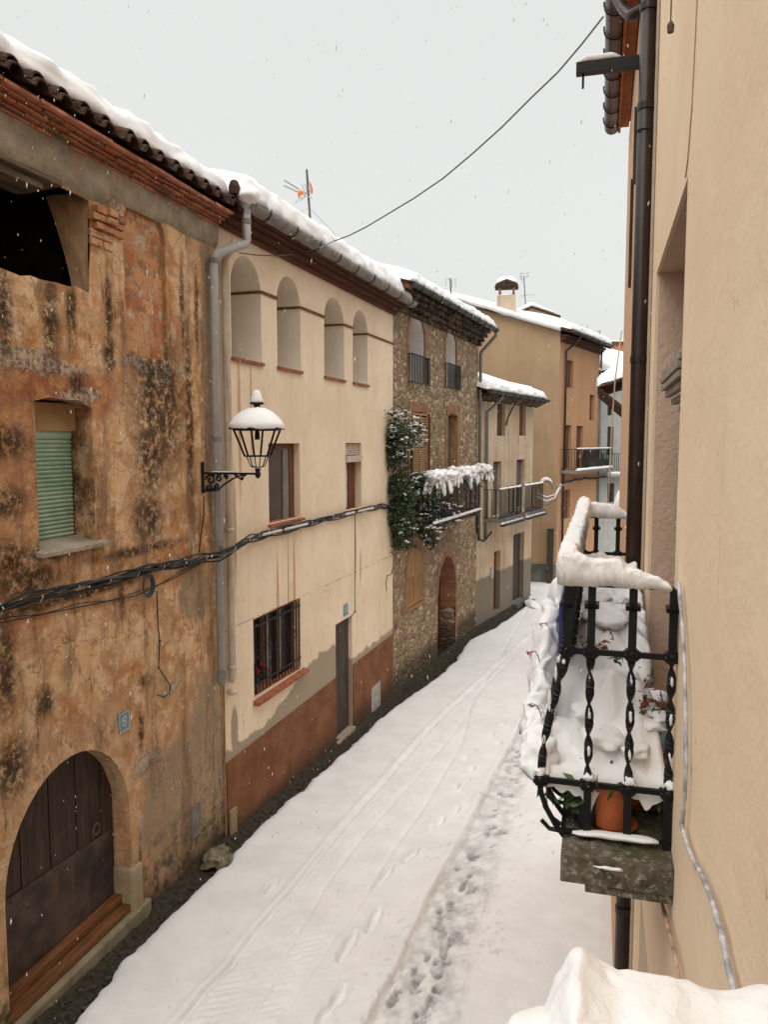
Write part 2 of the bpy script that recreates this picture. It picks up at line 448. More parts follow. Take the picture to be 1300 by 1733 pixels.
def mk_patch():
    m = Mat('exposed_old_brick', .93, .12); w = m.warp(.09, 5, 4); b = m.brick(m.xz(w), .21, .155, .009, .45, (.40,.13,.055), (.60,.33,.16), (.30,.22,.15))
    n = m.noise(4, 6, .72); n2 = m.noise(13, 5, .75)
    c = m.mix(m.mr(m.noise(2.2, 5, .6), .46, .62, 0, .6), b[0], (.55,.31,.16)); c = m.mix(m.mr(n, .54, .62, 0, .85), c, (.50,.40,.29)); c = m.mix(m.mr(n, .46, .38, 0, .8), c, (.22,.13,.075))
    c = m.mix(m.mr(n2, .56, .68, 0, .6), c, (.12,.07,.04)); m.col(c)
    m.bump(b[1], -.8, .03); m.bump(n, .9, .05); m.bump(n2, .9, .02); return m.m
M_BRICK = mk_patch()
M_BRICKN = mk_brickcor('narrow_brick', (.27,.105,.055), (.38,.175,.095), (.26,.18,.12), .30, .055, .4)
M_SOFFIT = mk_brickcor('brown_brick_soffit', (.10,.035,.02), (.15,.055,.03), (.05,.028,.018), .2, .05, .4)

F1 = Frame((-3.89+(-2.09+3.89)*0-0.0, 4.0), (-2.09, 10.01))
F1 = Frame((-5.089+.2996*3.5, 3.5), (-5.089+.2996*10.01, 10.01))
F2 = Frame((-2.09, 10.01), (-5.37+.328*16.95, 16.95))
F3 = Frame((-5.37+.328*16.95, 16.95), (2.78, 23.46))
F4 = Frame((2.78, 23.46), (5.37, 28.4))
F5S = Frame((2.6, 31.9), (6.9, 31.2))
F5 = Frame((6.9, 31.2), (9.78, 36.0))
WA, WB = .34, .276
FR = Frame((WA+WB*20, 20), (WA-WB*3, -3))
def uR(Y): return (20-Y)*math.sqrt(1+WB*WB)

def mk_wall1():
    m = Mat('old_ochre_plaster', .93, .12); w = m.warp(.22, 3.2, 5); w2 = m.warp(.5, 1.6, 5)
    n1 = m.noise(1.1, 6, .62); n2 = m.noise(5, 6, .7); n3 = m.noise(16, 5, .75); n4 = m.noise(34, 4, .75)
    base = m.mix(m.mr(n1, .36, .62), (.54,.255,.095), (.75,.47,.255))
    base = m.mix(m.mr(n2, .44, .62, 0, .85), base, (.80,.575,.37))
    base = m.mix(m.mr(n4, .56, .70, 0, .55), base, (.74,.55,.37))
    base = m.mix(m.mr(n2, .46, .30, 0, .7), base, (.38,.145,.05))
    base = m.mix(m.mr(n3, .57, .68, 0, .6), base, (.17,.085,.045)); base = m.mix(m.mr(n4, .40, .30, 0, .55), base, (.13,.065,.032))
    # lighter lower zone of plaster
    z = m.sep(w2)[2]; base = m.mix(m.mr(z, 3.0, 2.0, 0, .45), base, (.52,.33,.19))
    # layers of plaster flaked away
    fl = m.mr(m.noise(2.1, 8, .63, vec=m.warp(.2, 2)), .515, .53); base = m.mix(m.math('MULTIPLY', fl, .42), base, (.36,.185,.09))
    # brick showing through
    vx = m.xz(m.warp(.05, 4)); br = m.brick(vx, .27, .06, .008, .5, (.33,.10,.045), (.43,.17,.08), (.30,.16,.09))
    def P(px, py): return F1.pix(px, py)
    masks = []
    for (px, py, rx, rz) in ((20,650,.8,.35),(30,790,.45,.7),(170,370,.35,.16),(300,250,9,.01)):
        u, zz = P(px, py); masks.append(m.blob(w2, u, zz, rx, rz))
    bm_ = m.math('MULTIPLY', m.add(*masks), m.mr(n2, .46, .58)); base = m.mix(m.math('MULTIPLY', bm_, .75), base, br[0])
    # soldier bricks above the window
    sv = m.scale(vx, (1,1,1)); u0, z0 = P(60, 655); u1, _ = P(190, 655)
    sw = m.N('ShaderNodeMapping'); m.L(vx, sw.inputs[0]); sw.inputs['Rotation'].default_value = (0,0,math.pi/2)
    sb = m.brick(sw.outputs[0], .6, .058, .008, 0, (.36,.10,.04), (.42,.17,.08), (.25,.13,.07))
    k = m.math('MULTIPLY', m.blob(w2, (u0+u1)/2-.15, z0-.02, .85, .24, 1.3, .7), m.mr(n2, .42, .54)); base = m.mix(m.math('MULTIPLY', k, .85), base, sb[0])
    # flaked pale mortar
    pl = []
    for (px, py, rx, rz) in ((60,615,.7,.10),(250,622,.55,.09),(70,275,1.4,.10),(290,1170,.16,.10),(250,1290,.3,.12),(135,672,.3,.07)):
        u, zz = P(px, py); pl.append(m.blob(w2, u, zz, rx, rz))
    pm = m.math('MULTIPLY', m.add(*pl), m.mr(n3, .38, .5)); base = m.mix(m.math('MULTIPLY', pm, .8), base, (.55,.46,.35))
    # grey cement render at the end and foot of the wall
    gm = []
    for (px, py, rx, rz) in ((350,1330,.55,1.5),(300,1360,.8,.8),(352,600,.14,2.2),(330,1000,.35,.4),(265,1330,.35,.35)):
        u, zz = P(px, py); gm.append(m.blob(w2, u, zz, rx, rz))
    gk = m.add(*gm); base = m.mix(m.math('MULTIPLY', gk, m.mr(n2, .3, .6, .35, .9)), base, (.30,.235,.16))
    # black mould streaks
    st = []
    wv = m.warp(.10, 5, 5)
    for (px, py, rx, rz) in ((8,530,.11,.42),(85,545,.12,.45),(120,530,.075,.33),(183,520,.06,.42),(184,600,.10,.22),(308,520,.055,.55),(332,530,.045,.5),
                             (270,680,.55,.85),(255,770,.3,.5),(250,880,.32,.32),(10,750,.3,.16),(10,850,.25,.14),(130,650,.12,.1),(18,950,.3,.2),(40,985,.5,.16),
                             (8,1130,.14,.5),(75,1190,.16,.14),(20,1300,.25,.3),(205,1010,.06,.22),(240,930,.9,.06),(120,1010,1.3,.05),(320,700,.10,1.3),
                             (245,1150,.12,.08),(238,1235,.06,.25),(95,930,.5,.12)):
        u, zz = P(px, py); st.append(m.blob(wv, u, zz, rx, rz, 1.5, .35))
    sk = m.math('MULTIPLY', m.add(*st), m.mr(m.noise(9, 7, .82), .38, .54))
    base = m.mix(m.math('MULTIPLY', sk, .93), base, (.032,.025,.016))
    # long water streaks running down the whole wall
    gs = m.noise(1, 6, .7, vec=m.scale(m.warp(.12, 3), (5.5, 1, .38))); gs2 = m.mr(m.noise(1.3, 4, .6), .45, .62)
    gsm = m.math('MULTIPLY', m.math('MULTIPLY', m.mr(gs, .545, .64), gs2), m.mr(m.noise(11, 6, .8), .36, .52)); base = m.mix(m.math('MULTIPLY', gsm, .85), base, (.040,.031,.02))
    gb = m.noise(1, 5, .65, vec=m.scale(m.warp(.2, 2), (3.2, 1, .5))); base = m.mix(m.mr(gb, .50, .66, 0, .72), base, (.20,.12,.07))
    # moss at the foot
    zz = m.sep(w2)[2]; mo = m.math('MULTIPLY', m.mr(zz, 1.15, .35), m.mr(n2, .42, .62)); base = m.mix(m.math('MULTIPLY', mo, .85), base, (.045,.042,.014))
    fo = m.mr(zz, .5, .12); base = m.mix(m.math('MULTIPLY', fo, .8), base, (.05,.038,.024))
    # pits and cracks
    cr = m.vor(2.3, 'DISTANCE_TO_EDGE', vec=m.warp(.35, 4)); ck = m.math('MULTIPLY', m.mr(cr[0], .018, .004), m.mr(n1, .45, .6)); base = m.mix(m.math('MULTIPLY', ck, .55), base, (.07,.035,.02))
    m.col(base)
    m.bump(m.math('MULTIPLY', bm_, br[1]), -.5, .02); m.bump(n1, .8, .16); m.bump(n2, .9, .07); m.bump(n3, .95, .028); m.bump(m.noise(60, 4, .7), .8, .008)
    m.bump(m.math('ADD', gk, m.math('MULTIPLY', pm, .6)), .6, .03); m.bump(fl, -.8, .025)
    return m.m
M_WALL1 = mk_wall1()
def mk_mortar():
    m = Mat('grey_mortar_band', .93, .12); n = m.noise(5, 6, .7); c = m.mix(m.mr(n, .3, .7), (.22,.185,.135), (.38,.325,.245))
    c = m.mix(m.mr(m.noise(2, 5), .55, .7, 0, .7), c, (.30,.19,.11)); m.col(c); m.bump(n, .8, .05); m.bump(m.noise(30, 4), .5, .01); return m.m
M_MORTAR = mk_mortar()

def mk_wall2():
    m = Mat('cream_plaster', .92, .12); w = m.warp(.12, 4); w2 = m.warp(.3, 2.2, 5)
    n1 = m.noise(.8, 6, .6); n2 = m.noise(4, 6, .7)
    base = m.mix(m.mr(n1, .35, .66), (.69,.55,.39), (.77,.63,.47)); base = m.mix(m.mr(n2, .5, .72, 0, .4), base, (.55,.43,.30))
    z = m.sep()[2]; x = m.sep()[0]
    sv = m.noise(1, 5, .6, vec=m.scale(m.co, (9, 1, .35))); base = m.mix(m.mr(sv, .50, .78, 0, .28), base, (.46,.35,.24))
    def P(px, py): return F2.pix(px, py)
    st = []
    for (px, py, rx, rz) in ((405,720,.05,1.0),(425,700,.035,.8),(470,1010,.045,.7),(488,1000,.03,.9),(498,990,.05,.8),(602,930,.04,.5),(610,960,.05,.35),(397,900,.05,.8)):
        u, zz = P(px, py); st.append(m.blob(m.warp(.05, 6), u, zz, rx, rz, 1.4, .4))
    base = m.mix(m.math('MULTIPLY', m.add(*st), .75), base, (.40,.22,.095))
    # damp tide above the plinth
    u0, z0 = P(380, 1295); u1, z1 = P(667, 1070)
    ua, za = P(475, 1200); ub, zb = P(548, 1145)
    pk = m.math('MULTIPLY', m.mr(x, .9, ub-.1), m.mr(x, ub+1.1, ub+.5)); hgt = m.math('ADD', m.math('MULTIPLY', pk, .50), z0+.15)
    hgt = m.math('ADD', hgt, m.math('MULTIPLY', m.math('SUBTRACT', m.noise(3.5, 6, .7), .5), .45))
    gk = m.mr(m.math('SUBTRACT', z, hgt), .02, -.02); gk = m.math('ADD', gk, m.blob(w, P(397,1240)[0], P(397,1240)[1], .1, .35, 1.2, .8), clamp=True)
    base = m.mix(m.math('MULTIPLY', gk, .85), base, (.26,.205,.145))
    hc = m.vor(1.1, 'DISTANCE_TO_EDGE', vec=m.warp(.5, 3)); hk = m.math('MULTIPLY', m.mr(hc[0], .006, .001), m.mr(m.noise(1.3, 4), .5, .6)); base = m.mix(m.math('MULTIPLY', hk, .5), base, (.22,.16,.10))
    ch = m.math('MULTIPLY', m.mr(m.noise(11, 6, .8), .66, .70), m.mr(n1, .45, .6)); base = m.mix(m.math('MULTIPLY', ch, .5), base, (.38,.29,.20))
    # fine horizontal crack
    uc, zc = P(520, 1010); cz = m.math('ABSOLUTE', m.math('SUBTRACT', m.sep(m.warp(.06, 3))[2], zc+.05))
    ck = m.math('MULTIPLY', m.mr(cz, .012, .003), m.mr(n2, .42, .5)); base = m.mix(m.math('MULTIPLY', ck, .6), base, (.16,.11,.07))
    m.col(base); m.bump(n1, .4, .05); m.bump(n2, .4, .012); m.bump(m.noise(50, 4, .7), .35, .003); return m.m
M_WALL2 = mk_wall2()
def mk_plinth():
    m = Mat('brown_painted_plinth', .88, .15); n = m.noise(2, 6, .65)
    c = m.mix(m.mr(n, .3, .7), (.14,.057,.026), (.22,.098,.048)); c = m.mix(m.mr(m.noise(9, 5, .7), .58, .75, 0, .5), c, (.25,.15,.10))
    z = m.sep(m.warp(.25, 4))[2]; c = m.mix(m.mr(z, .35, -.1, 0, .8), c, (.05,.035,.022)); m.col(c); m.bump(m.noise(20, 5), .4, .006); return m.m
M_PLINTH = mk_plinth()

def mk_stone(name='rubble_stone', dark=(.17,.115,.07), light=(.58,.465,.31), mort=(.29,.21,.135), sc=5.2, bstr=.9):
    m = Mat(name, .93, .12); w = m.scale(m.warp(.10, 5), (1, .6, 1.35)); v = m.vor(sc, 'F1', w); e = m.vor(sc, 'DISTANCE_TO_EDGE', w)
    cc = m.sep(v[1]); c = m.mix(m.mr(cc[0], .0, 1, 0, 1, False), dark, light); c = m.mix(m.mr(cc[1], .6, .9, 0, .6), c, (.30,.17,.085))
    c = m.mix(m.mr(m.noise(20, 4), .45, .7, 0, .5), c, dark)
    mk = m.mr(e[0], .035, .11); n = m.noise(1.1, 5); c = m.mix(mk, mort, c)
    c = m.mix(m.mr(n, .5, .7, 0, .45), c, (.30,.21,.13))
    z = m.sep(m.warp(.3, 3))[2]; c = m.mix(m.mr(z, .5, .0, 0, .75), c, (.05,.04,.028))
    m.col(c); m.bump(m.mr(e[0], 0, .2), bstr, .05); m.bump(m.noise(30, 5, .7), .6, .01); return m.m
M_STONE = mk_stone()
M_STONED = mk_stone('dark_eave_stone', (.03,.025,.02), (.15,.12,.09), (.05,.04,.03), 6)
def mk_plaster(name, a, b, dirt, foot=None, streak=.4, sc=1.0):
    m = Mat(name, .92, .12); n = m.noise(sc, 6, .65); c = m.mix(m.mr(n, .32, .68), a, b)
    sv = m.noise(1, 5, .6, vec=m.scale(m.co, (5, 5, .4))); c = m.mix(m.mr(sv, .48, .72, 0, streak), c, dirt)
    c = m.mix(m.mr(m.noise(6, 6, .7), .55, .75, 0, .35), c, dirt)
    if foot:
        z = m.sep(m.warp(.2, 3))[2]; c = m.mix(m.mr(z, foot+.05, foot-.02, 0, .92), c, (.175,.15,.12))
    m.col(c); m.bump(n, .3, .04); m.bump(m.noise(25, 5, .7), .4, .006); return m.m
M_WALL4 = mk_plaster('beige_patched_plaster', (.46,.33,.21), (.56,.46,.34), (.27,.20,.13), foot=1.1, streak=.75)
M_WALL5 = mk_plaster('ochre_plaster', (.31,.21,.125), (.37,.255,.15), (.25,.165,.10), sc=.6)
M_WALL5B = mk_plaster('orange_ochre_plaster', (.41,.225,.12), (.47,.27,.15), (.33,.18,.10), sc=.6)
M_WALL6 = mk_plaster('grey_white_plaster', (.34,.34,.32), (.42,.42,.40), (.26,.26,.24))
M_PINK = mk_plaster('salmon_plaster', (.50,.22,.13), (.56,.28,.17), (.42,.19,.12))
M_GREYBASE = simple('grey_cement_plinth', (.13,.125,.115), .9, .15, .35, 2, .3, .01)

def mk_wallR():
    m = Mat('peach_plaster', .9, .14); n = m.noise(.7, 5, .6)
    c = m.mix(m.mr(n, .32, .68), (.84,.635,.435), (.88,.69,.49))
    sv = m.noise(1, 4, .6, vec=m.scale(m.co, (6, 6, .22))); c = m.mix(m.mr(sv, .48, .80, 0, .22), c, (.76,.555,.37))
    x = m.sep(m.warp(.02, 7))[0]
    ck = m.add(m.math('MULTIPLY', m.mr(m.math('ABSOLUTE', m.math('SUBTRACT', x, FR.pix(1245, 250)[0])), .004, .001), m.mr(m.noise(3, 4), .5, .56)))
    c = m.mix(m.math('MULTIPLY', ck, .6), c, (.22,.13,.08))
    pt = m.noise(1.6, 6, .7, vec=m.warp(.4, 2)); c = m.mix(m.mr(pt, .50, .64, 0, .30), c, (.80,.60,.43)); c = m.mix(m.mr(pt, .44, .34, 0, .30), c, (.90,.71,.52))
    hc = m.vor(.8, 'DISTANCE_TO_EDGE', vec=m.warp(.6, 2.5)); hk = m.math('MULTIPLY', m.mr(hc[0], .0035, .0005), m.mr(m.noise(1.1, 4), .54, .62)); c = m.mix(m.math('MULTIPLY', hk, .55), c, (.38,.25,.16))
    sp = m.vor(9, 'F1'); c = m.mix(m.mr(sp[0], .055, .03, 0, .5), c, (.62,.44,.31))
    m.col(c); m.bump(m.noise(2.2, 5), .35, .04); m.bump(m.noise(38, 5, .65), .45, .005); m.bump(m.noise(1, 4, .6, vec=m.scale(m.co, (3, 3, 14))), .18, .004); m.bump(m.noise(9, 4), .25, .006); return m.m
M_WALLR = mk_wallR()
def mk_jambR():
    m = Mat('rough_peach_render', .93, .12); n = m.noise(1.2, 5); c = m.mix(m.mr(n, .3, .7), (.60,.42,.305), (.68,.49,.365)); m.col(c)
    m.bump(m.noise(28, 4, .6), .8, .014); return m.m
M_JAMBR = mk_jambR()
M_WALLN = mk_plaster('orange_cream_plaster', (.60,.37,.23), (.66,.43,.28), (.50,.30,.18))
M_EAVEO = simple('orange_soffit_paint', (.40,.135,.05), .8, .2, .15, 3, .2, .003)
def mk_slab():
    m = Mat('mossy_concrete', .9, .15); n = m.noise(7, 6, .75); c = m.mix(m.mr(n, .35, .65), (.055,.045,.03), (.16,.135,.10))
    c = m.mix(m.mr(m.noise(26, 5, .8), .50, .66, 0, .9), c, (.33,.30,.25)); c = m.mix(m.mr(m.noise(3, 5), .48, .62, 0, .75), c, (.055,.055,.018)); m.col(c)
    m.bump(n, .6, .02); m.bump(m.noise(50, 4), .6, .005); return m.m
M_SLAB = mk_slab()
def mk_boulder():
    m = Mat('mossy_rock', .9, .15); n = m.noise(9, 6, .7); c = m.mix(m.mr(n, .35, .65), (.10,.085,.05), (.26,.22,.15)); c = m.mix(m.mr(m.noise(5, 5), .5, .62), c, (.07,.075,.02)); m.col(c); m.bump(n, .8, .03); return m.m
M_ROCK = mk_boulder()
gl = Mat('clear_pane', .05, .5); gl.b.inputs['Base Color'].default_value = (.9,.92,.9,1); gl.b.inputs['Transmission Weight'].default_value = 1; gl.b.inputs['IOR'].default_value = 1.02; M_PANE = gl.m
# ------------------------------------------------------------------ builders shared by the houses
def hbody(mb, u0, u1, z0, z1, depth, slope, y=0):
    zb = z1+slope*depth
    for q in (((u0,y,z0),(u0,depth,z0),(u0,depth,zb),(u0,y,z1)), ((u1,y,z0),(u1,depth,z0),(u1,depth,zb),(u1,y,z1)),
              ((u0,depth,z0),(u1,depth,z0),(u1,depth,zb),(u0,depth,zb))):
        mb.F([mb.V(p) for p in q])
def pane_box(par, name, poly, y, mat, th=.04):
    return MB().prism(poly, y, y+th).build(name, mat, par)
def halfpipe(mb, x0, x1, y, z, r, n=10, th=.004):
    rings = []
    for x in (x0, x1):
        o = [mb.V((x, y+r*math.cos(math.pi+math.pi*k/n), z+r*math.sin(math.pi+math.pi*k/n))) for k in range(n+1)]
        i = [mb.V((x, y+(r-th)*math.cos(math.pi+math.pi*k/n), z+(r-th)*math.sin(math.pi+math.pi*k/n))) for k in range(n, -1, -1)]
        rings.append(o+i)
    a, b = rings; n2 = len(a)
    for k in range(n2): mb.F([a[k], a[(k+1)%n2], b[(k+1)%n2], b[k]])
    mb.F([mb.V(v.co) for v in a[:n+1]]); mb.F([mb.V(v.co) for v in b[:n+1]])
def gutter(par, x0, x1, y, z, r, mat, nb, sag=.0):
    g = MB(); seg = 9; L = (x1-x0)/seg
    for k in range(seg): halfpipe(g, x0+k*L, x0+(k+1)*L+.015, y, z+.004*(k%2), r+.003*(k%2))
    go = g.build('gutter', mat, par, smooth=False)
    for k in range(nb):
        x = x0+(x1-x0)*(k+.6)/nb; b = MB()
        b.tube([(x, y-r-.012, z+.03)]+[(x, y+(r+.012)*math.cos(math.pi+math.pi*j/8), z+(r+.012)*math.sin(math.pi+math.pi*j/8)) for j in range(9)]+[(x, y+r+.012, z+.03)], .008, 6)
        b.build('gutter_bracket', M_BLACK, go)
    return go
def roofslab(par, u0, u1, y0, z0, depth, slope, mat, th=.08):
    return MB().prism_u([(y0, z0), (depth, z0+(depth-y0)*slope), (depth, z0+(depth-y0)*slope-th), (y0, z0-th)], u0, u1).build('roof', mat, par)
def tiles(mb, u0, u1, ye, ze, slope, sp=.30, r=.085, L=.5, dbl=True, seed=0):
    n = int((u1-u0)/sp)
    for i in range(n+1):
        rnd = random.Random(i+seed); u = u0+i*sp+rnd.uniform(-.015, .015); dy = rnd.uniform(-.03, .03)
        for lv in range(2 if dbl else 1):
            rr = r*(1-.08*lv); k = 7; R0 = []; R1 = []; zz = ze+.02+lv*.055; yy = ye+dy+lv*.035
            for (y, q) in ((yy, R0), (yy+L, R1)):
                z = zz+(y-ye)*slope
                for rad, rev in ((rr, 0), (rr-.016, 1)):
                    a = [(u+rad*math.cos(math.pi*j/k), y, z+rad*math.sin(math.pi*j/k)) for j in range(k+1)]
                    q += a[::-1] if rev else a
            A = [mb.V(p) for p in R0]; B = [mb.V(p) for p in R1]; m = len(A)
            for j in range(m): mb.F([A[j], A[(j+1)%m], B[(j+1)%m], B[j]])
            for j in range(k): mb.F([A[j], A[j+1], A[m-2-j], A[m-1-j]])
        # pan tile between
        A = []; B = []
        for (y, q) in ((ye+dy*.5, A), (ye+L, B)):
            z = ze+.05+(y-ye)*slope
            for rad, rev in ((.095, 0), (.08, 1)):
                a = [mb.V((u+sp/2+rad*math.cos(math.pi+math.pi*j/6), y, z+.03+rad*.7*math.sin(math.pi+math.pi*j/6))) for j in range(7)]
                q += a[::-1] if rev else a
        m = len(A)
        for j in range(m): mb.F([A[j], A[(j+1)%m], B[(j+1)%m], B[j]])
        for j in range(6): mb.F([A[j], A[j+1], A[m-2-j], A[m-1-j]])
def louvres(mb, u0, u1, z0, z1, y, step=.05, fr=.05, th=.035):
    mb.box(u0, u0+fr, y, y+th, z0, z1); mb.box(u1-fr, u1, y, y+th, z0, z1); mb.box(u0+fr, u1-fr, y, y+th, z0, z0+fr*1.4); mb.box(u0+fr, u1-fr, y, y+th, z1-fr, z1)
    mid = (z0+z1)/2; z = z0+fr*1.4+step*.3
    while z < z1-fr-step*.6:
        a = [(y+.004, z), (y+.010, z+.008), (y+th-.002, z+step*.75), (y+th-.010, z+step*.75)]
        mb.prism_u(a, u0+fr, u1-fr); z += step
def railing(mb, u0, u1, z0, z1, y0=-.5, y1=0, n=14, r=.008, sides=True, mid=None):
    mb.box(u0, u1, y0-.018, y0+.018, z1-.02, z1); mb.box(u0, u1, y0-.012, y0+.012, z0, z0+.02)
    for k in range(n+1):
        u = u0+(u1-u0)*k/n; mb.box(u-r, u+r, y0-r, y0+r, z0+.02, z1-.02)
    if sides:
        m = max(2, int(abs(y1-y0)/.11))
        for u in (u0, u1):
            mb.box(u-.015, u+.015, y0+.018, y1, z1-.021, z1-.001); mb.box(u-.01, u+.01, y0+.012, y1, z0+.001, z0+.019)
            for k in range(1, m): yy = y0+(y1-y0)*k/m; mb.box(u-r, u+r, yy-r, yy+r, z0+.019, z1-.021)
def ring_band(mb, poly_out, poly_in, y0, y1):
    """band between two outlines with the same number of points"""
    n = len(poly_in)
    for i in range(n-1):
        q = [poly_out[i], poly_out[i+1], poly_in[i+1], poly_in[i]]
        mb.prism(q, y0, y1)

# ================================================================== HOUSE 1: old ochre house
P1 = F1.pix
H1 = empty('plaster_house', F1.mat(0, 0, 0), 'old house with peeling ochre plaster, mould streaks and an arched plank door', 'house')
L1 = F1.L-.02
ZC = 7.93
op_u = [(1.2, 6.70), (4.30, 6.72), (4.34, 7.1), (4.36, 7.55), (3.9, 7.60), (3.2, 7.64), (1.2, 7.66)]
ob = [list(p) for p in op_u]
b1 = P1(125, 482, .5); b2 = P1(95, 400, .5); b3 = P1(76, 312, .5)
ob[1] = (b1[0], 6.72); ob[2] = (b2[0], 7.12); ob[3] = (b3[0], 7.56); ob[4] = (b3[0]-.12, 7.60); ob[5] = (3.0, 7.64)
w1 = rect(3.50, 4.27, 4.33, 5.60); w1 = [(3.50,4.33),(4.27,4.32),(4.28,5.62),(4.1,5.68),(3.7,5.69),(3.51,5.66)]
w1b = [(3.50,4.40),(4.20,4.39),(4.20,5.56),(4.1,5.60),(3.7,5.61),(3.51,5.58)]
d1 = archp(2.93, 4.70, .28, 2.36, .98, 18)
d1b = archp(2.98, 4.66, .28, 2.32, .96, 18)
pu0, pz0 = P1(214, 600); pu1, _ = P1(284, 600); pzt = P1(245, 345)[1]
bp = archp(pu0, pu1, pz0, pzt, .28, 10)
wb = MB(); wall_front(wb, [(0,-.6),(L1,-.6),(L1,ZC+.5),(0,ZC+.5)], [rough(op_u,.05,.15,1), rough(w1,.02,.15,2), d1, rough(bp,.03,.12,4)], 0, [.012, .28, .26, .045], None)
hbody(wb, 0, L1, -.6, ZC+.5, 7, .30)
wb.build('wall', M_WALL1, H1)
# splayed right side of the big opening, lintel beam, dark loft behind
sp = MB(); rows = []
for i in range(9):
    f = i/8; z = 6.60+f*1.06; a = (4.29+.06*f, .012, z); c = (4.30+.06*f, .17+.33*f**1.4, z); rows.append([sp.V(a)]+[sp.V(Vector(a).lerp(Vector(c), t)+Vector((.02*noise.noise(Vector((z*5, t*4, 0))), 0, 0))) for t in (.25,.5,.75)]+[sp.V(c), sp.V((4.8, c[1]+.02, z))])
for a, b in zip(rows, rows[1:]):
    for k in range(5): sp.F([a[k], a[k+1], b[k+1], b[k]])
sp.build('splayed_jamb', mk_plaster('rough_brown_render', (.42,.25,.14), (.60,.38,.22), (.25,.15,.09), sc=3), H1)
bm_ = MB(); bm_.prism_u([(-.02,7.58),(-.02,7.74),(.40,7.74),(.40,7.55)], 1.2, 3.95); bm_.prism_u([(.02,7.50),(.03,7.57),(.30,7.56),(.30,7.48)], 1.2, 3.75)
bm_.build('lintel_beam', M_BEAM, H1)
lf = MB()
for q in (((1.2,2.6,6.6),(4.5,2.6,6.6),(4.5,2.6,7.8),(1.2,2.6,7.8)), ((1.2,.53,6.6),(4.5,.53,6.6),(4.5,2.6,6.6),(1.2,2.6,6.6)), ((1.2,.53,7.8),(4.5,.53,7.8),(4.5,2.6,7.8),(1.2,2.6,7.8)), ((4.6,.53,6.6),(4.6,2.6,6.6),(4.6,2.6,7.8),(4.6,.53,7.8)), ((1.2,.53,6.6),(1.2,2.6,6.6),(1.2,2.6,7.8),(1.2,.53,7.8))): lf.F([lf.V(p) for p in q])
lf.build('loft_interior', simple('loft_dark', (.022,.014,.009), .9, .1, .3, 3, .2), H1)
# corbelled brick shelf at the top of the jamb
cb = MB(); rr = random.Random(3)
for i in range(5):
    for j in range(3 if i > 1 else 2):
        u = 4.36+j*.17; z = 7.18+i*.075
        cb.box(u+rr.uniform(-.04,.04), u+.155, -.02-.018*i*(1 if j < 2 else .5)+rr.uniform(-.015,.015), .02, z+rr.uniform(-.008,.008), z+.064)
cb.build('brick_corbel', M_BRICK, H1, bevel=.012)
MB().prism(bp, .045, .09).build('brick_infill', M_BRICK, H1)
# mortar band and cornice
mbd = MB(); N = 90; rows = []
for i in range(N+1):
    u = L1*i/N; nz = noise.noise(Vector((u*2.2, 1, 0))); ny = noise.noise(Vector((u*3.3, 5, 0)))
    lo = 7.62+.05*nz+(.06 if u > 4.6 else -.02)
    rows.append([mbd.V((u, .005, lo)), mbd.V((u, -.035-.02*ny, lo+.04)), mbd.V((u, -.05-.02*nz, lo+.16)), mbd.V((u, -.06, 7.99)), mbd.V((u, .005, 7.99))])
for a, b in zip(rows, rows[1:]):
    for k in range(4): mbd.F([a[k], a[k+1], b[k+1], b[k]])
mbd.build('mortar_band', M_MORTAR, H1, smooth=True)
YF = -.23; ZF = P1(180, 238, YF)[1]
print('ZF', ZF)
cn = MB(); rr = random.Random(11); NC = 4; zc0 = P1(185, 286, -.06)[1]; hc = (ZF-.02-zc0)/NC
for c in range(NC):
    z = zc0+c*hc; yy = -.07-.045*c; u = -.1+.11*(c%2)
    while u < L1-.02:
        w = .21+rr.uniform(-.03, .05); u2 = min(u+w, L1)
        if rr.random() > .03: cn.box(u, u2-.010, yy+rr.uniform(-.014, .014), .02, z+rr.uniform(0,.004), z+hc-.008+rr.uniform(-.004,.004))
        u = u2
cn.build('brick_cornice', M_CORNICE, H1, bevel=.006)
fs = MB(); u = -.1; rr = random.Random(5)
while u < L1:
    w = .42+rr.uniform(-.05, .1); u2 = min(u+w, L1+.01); dy = rr.uniform(-.012,.012); dz = rr.uniform(-.006,.006)
    fs.box(u, u2-.006, YF-.03+dy, .02, ZF-.012+dz, ZF+.018+dz); u = u2
fs.build('clay_edge_slab', M_FASCIA, H1, bevel=.004)
rf = roofslab(H1, -.2, L1+.05, YF+.1, ZF+.12, 7.2, .30, M_TILE)
tm = MB(); tiles(tm, .07, L1-.02, YF-.10, ZF+.025, .30, r=.092, L=.55); tm.build('eave_tile', M_TILE, rf, smooth=False)
sn = roof_snow(-.2, L1+.30, YF+.03, ZF+.20, .27, .30, 7.5, seed=3, endround=.12, lump=.30); sn.build('roof_snow', M_SNOW, H1, smooth=True)
# green slatted blind
gw = MB(); y0 = .20; z = 4.36
while z < 5.34:
    gw.prism_u([(y0+.012, z), (y0, z+.008), (y0-.006, z+.022), (y0+.006, z+.0385), (y0+.02, z+.0385), (y0+.02, z)], 3.47, 4.22); z += .040
gw.box(3.47, 4.22, y0-.008, y0+.02, 5.345, 5.40)
gb = gw.build('slatted_blind', M_GREEN, H1)
MB().box(3.45, 4.26, y0+.022, y0+.06, 4.3, 5.40).build('blind_backing', M_WOODG, H1); MB().box(3.45, 4.26, y0-.03, y0+.02, 5.402, 5.66).build('blind_box', mk_plaster('old_ochre_reveal', (.27,.16,.075), (.38,.25,.13), (.17,.10,.055), sc=3), H1)
sl = MB(); sl.prism_u([(-.07,4.285),(-.07,4.325),(.22,4.40),(.22,4.30)], 3.46, 4.40); sl.build('window_sill', M_MORTAR, H1, bevel=.006)
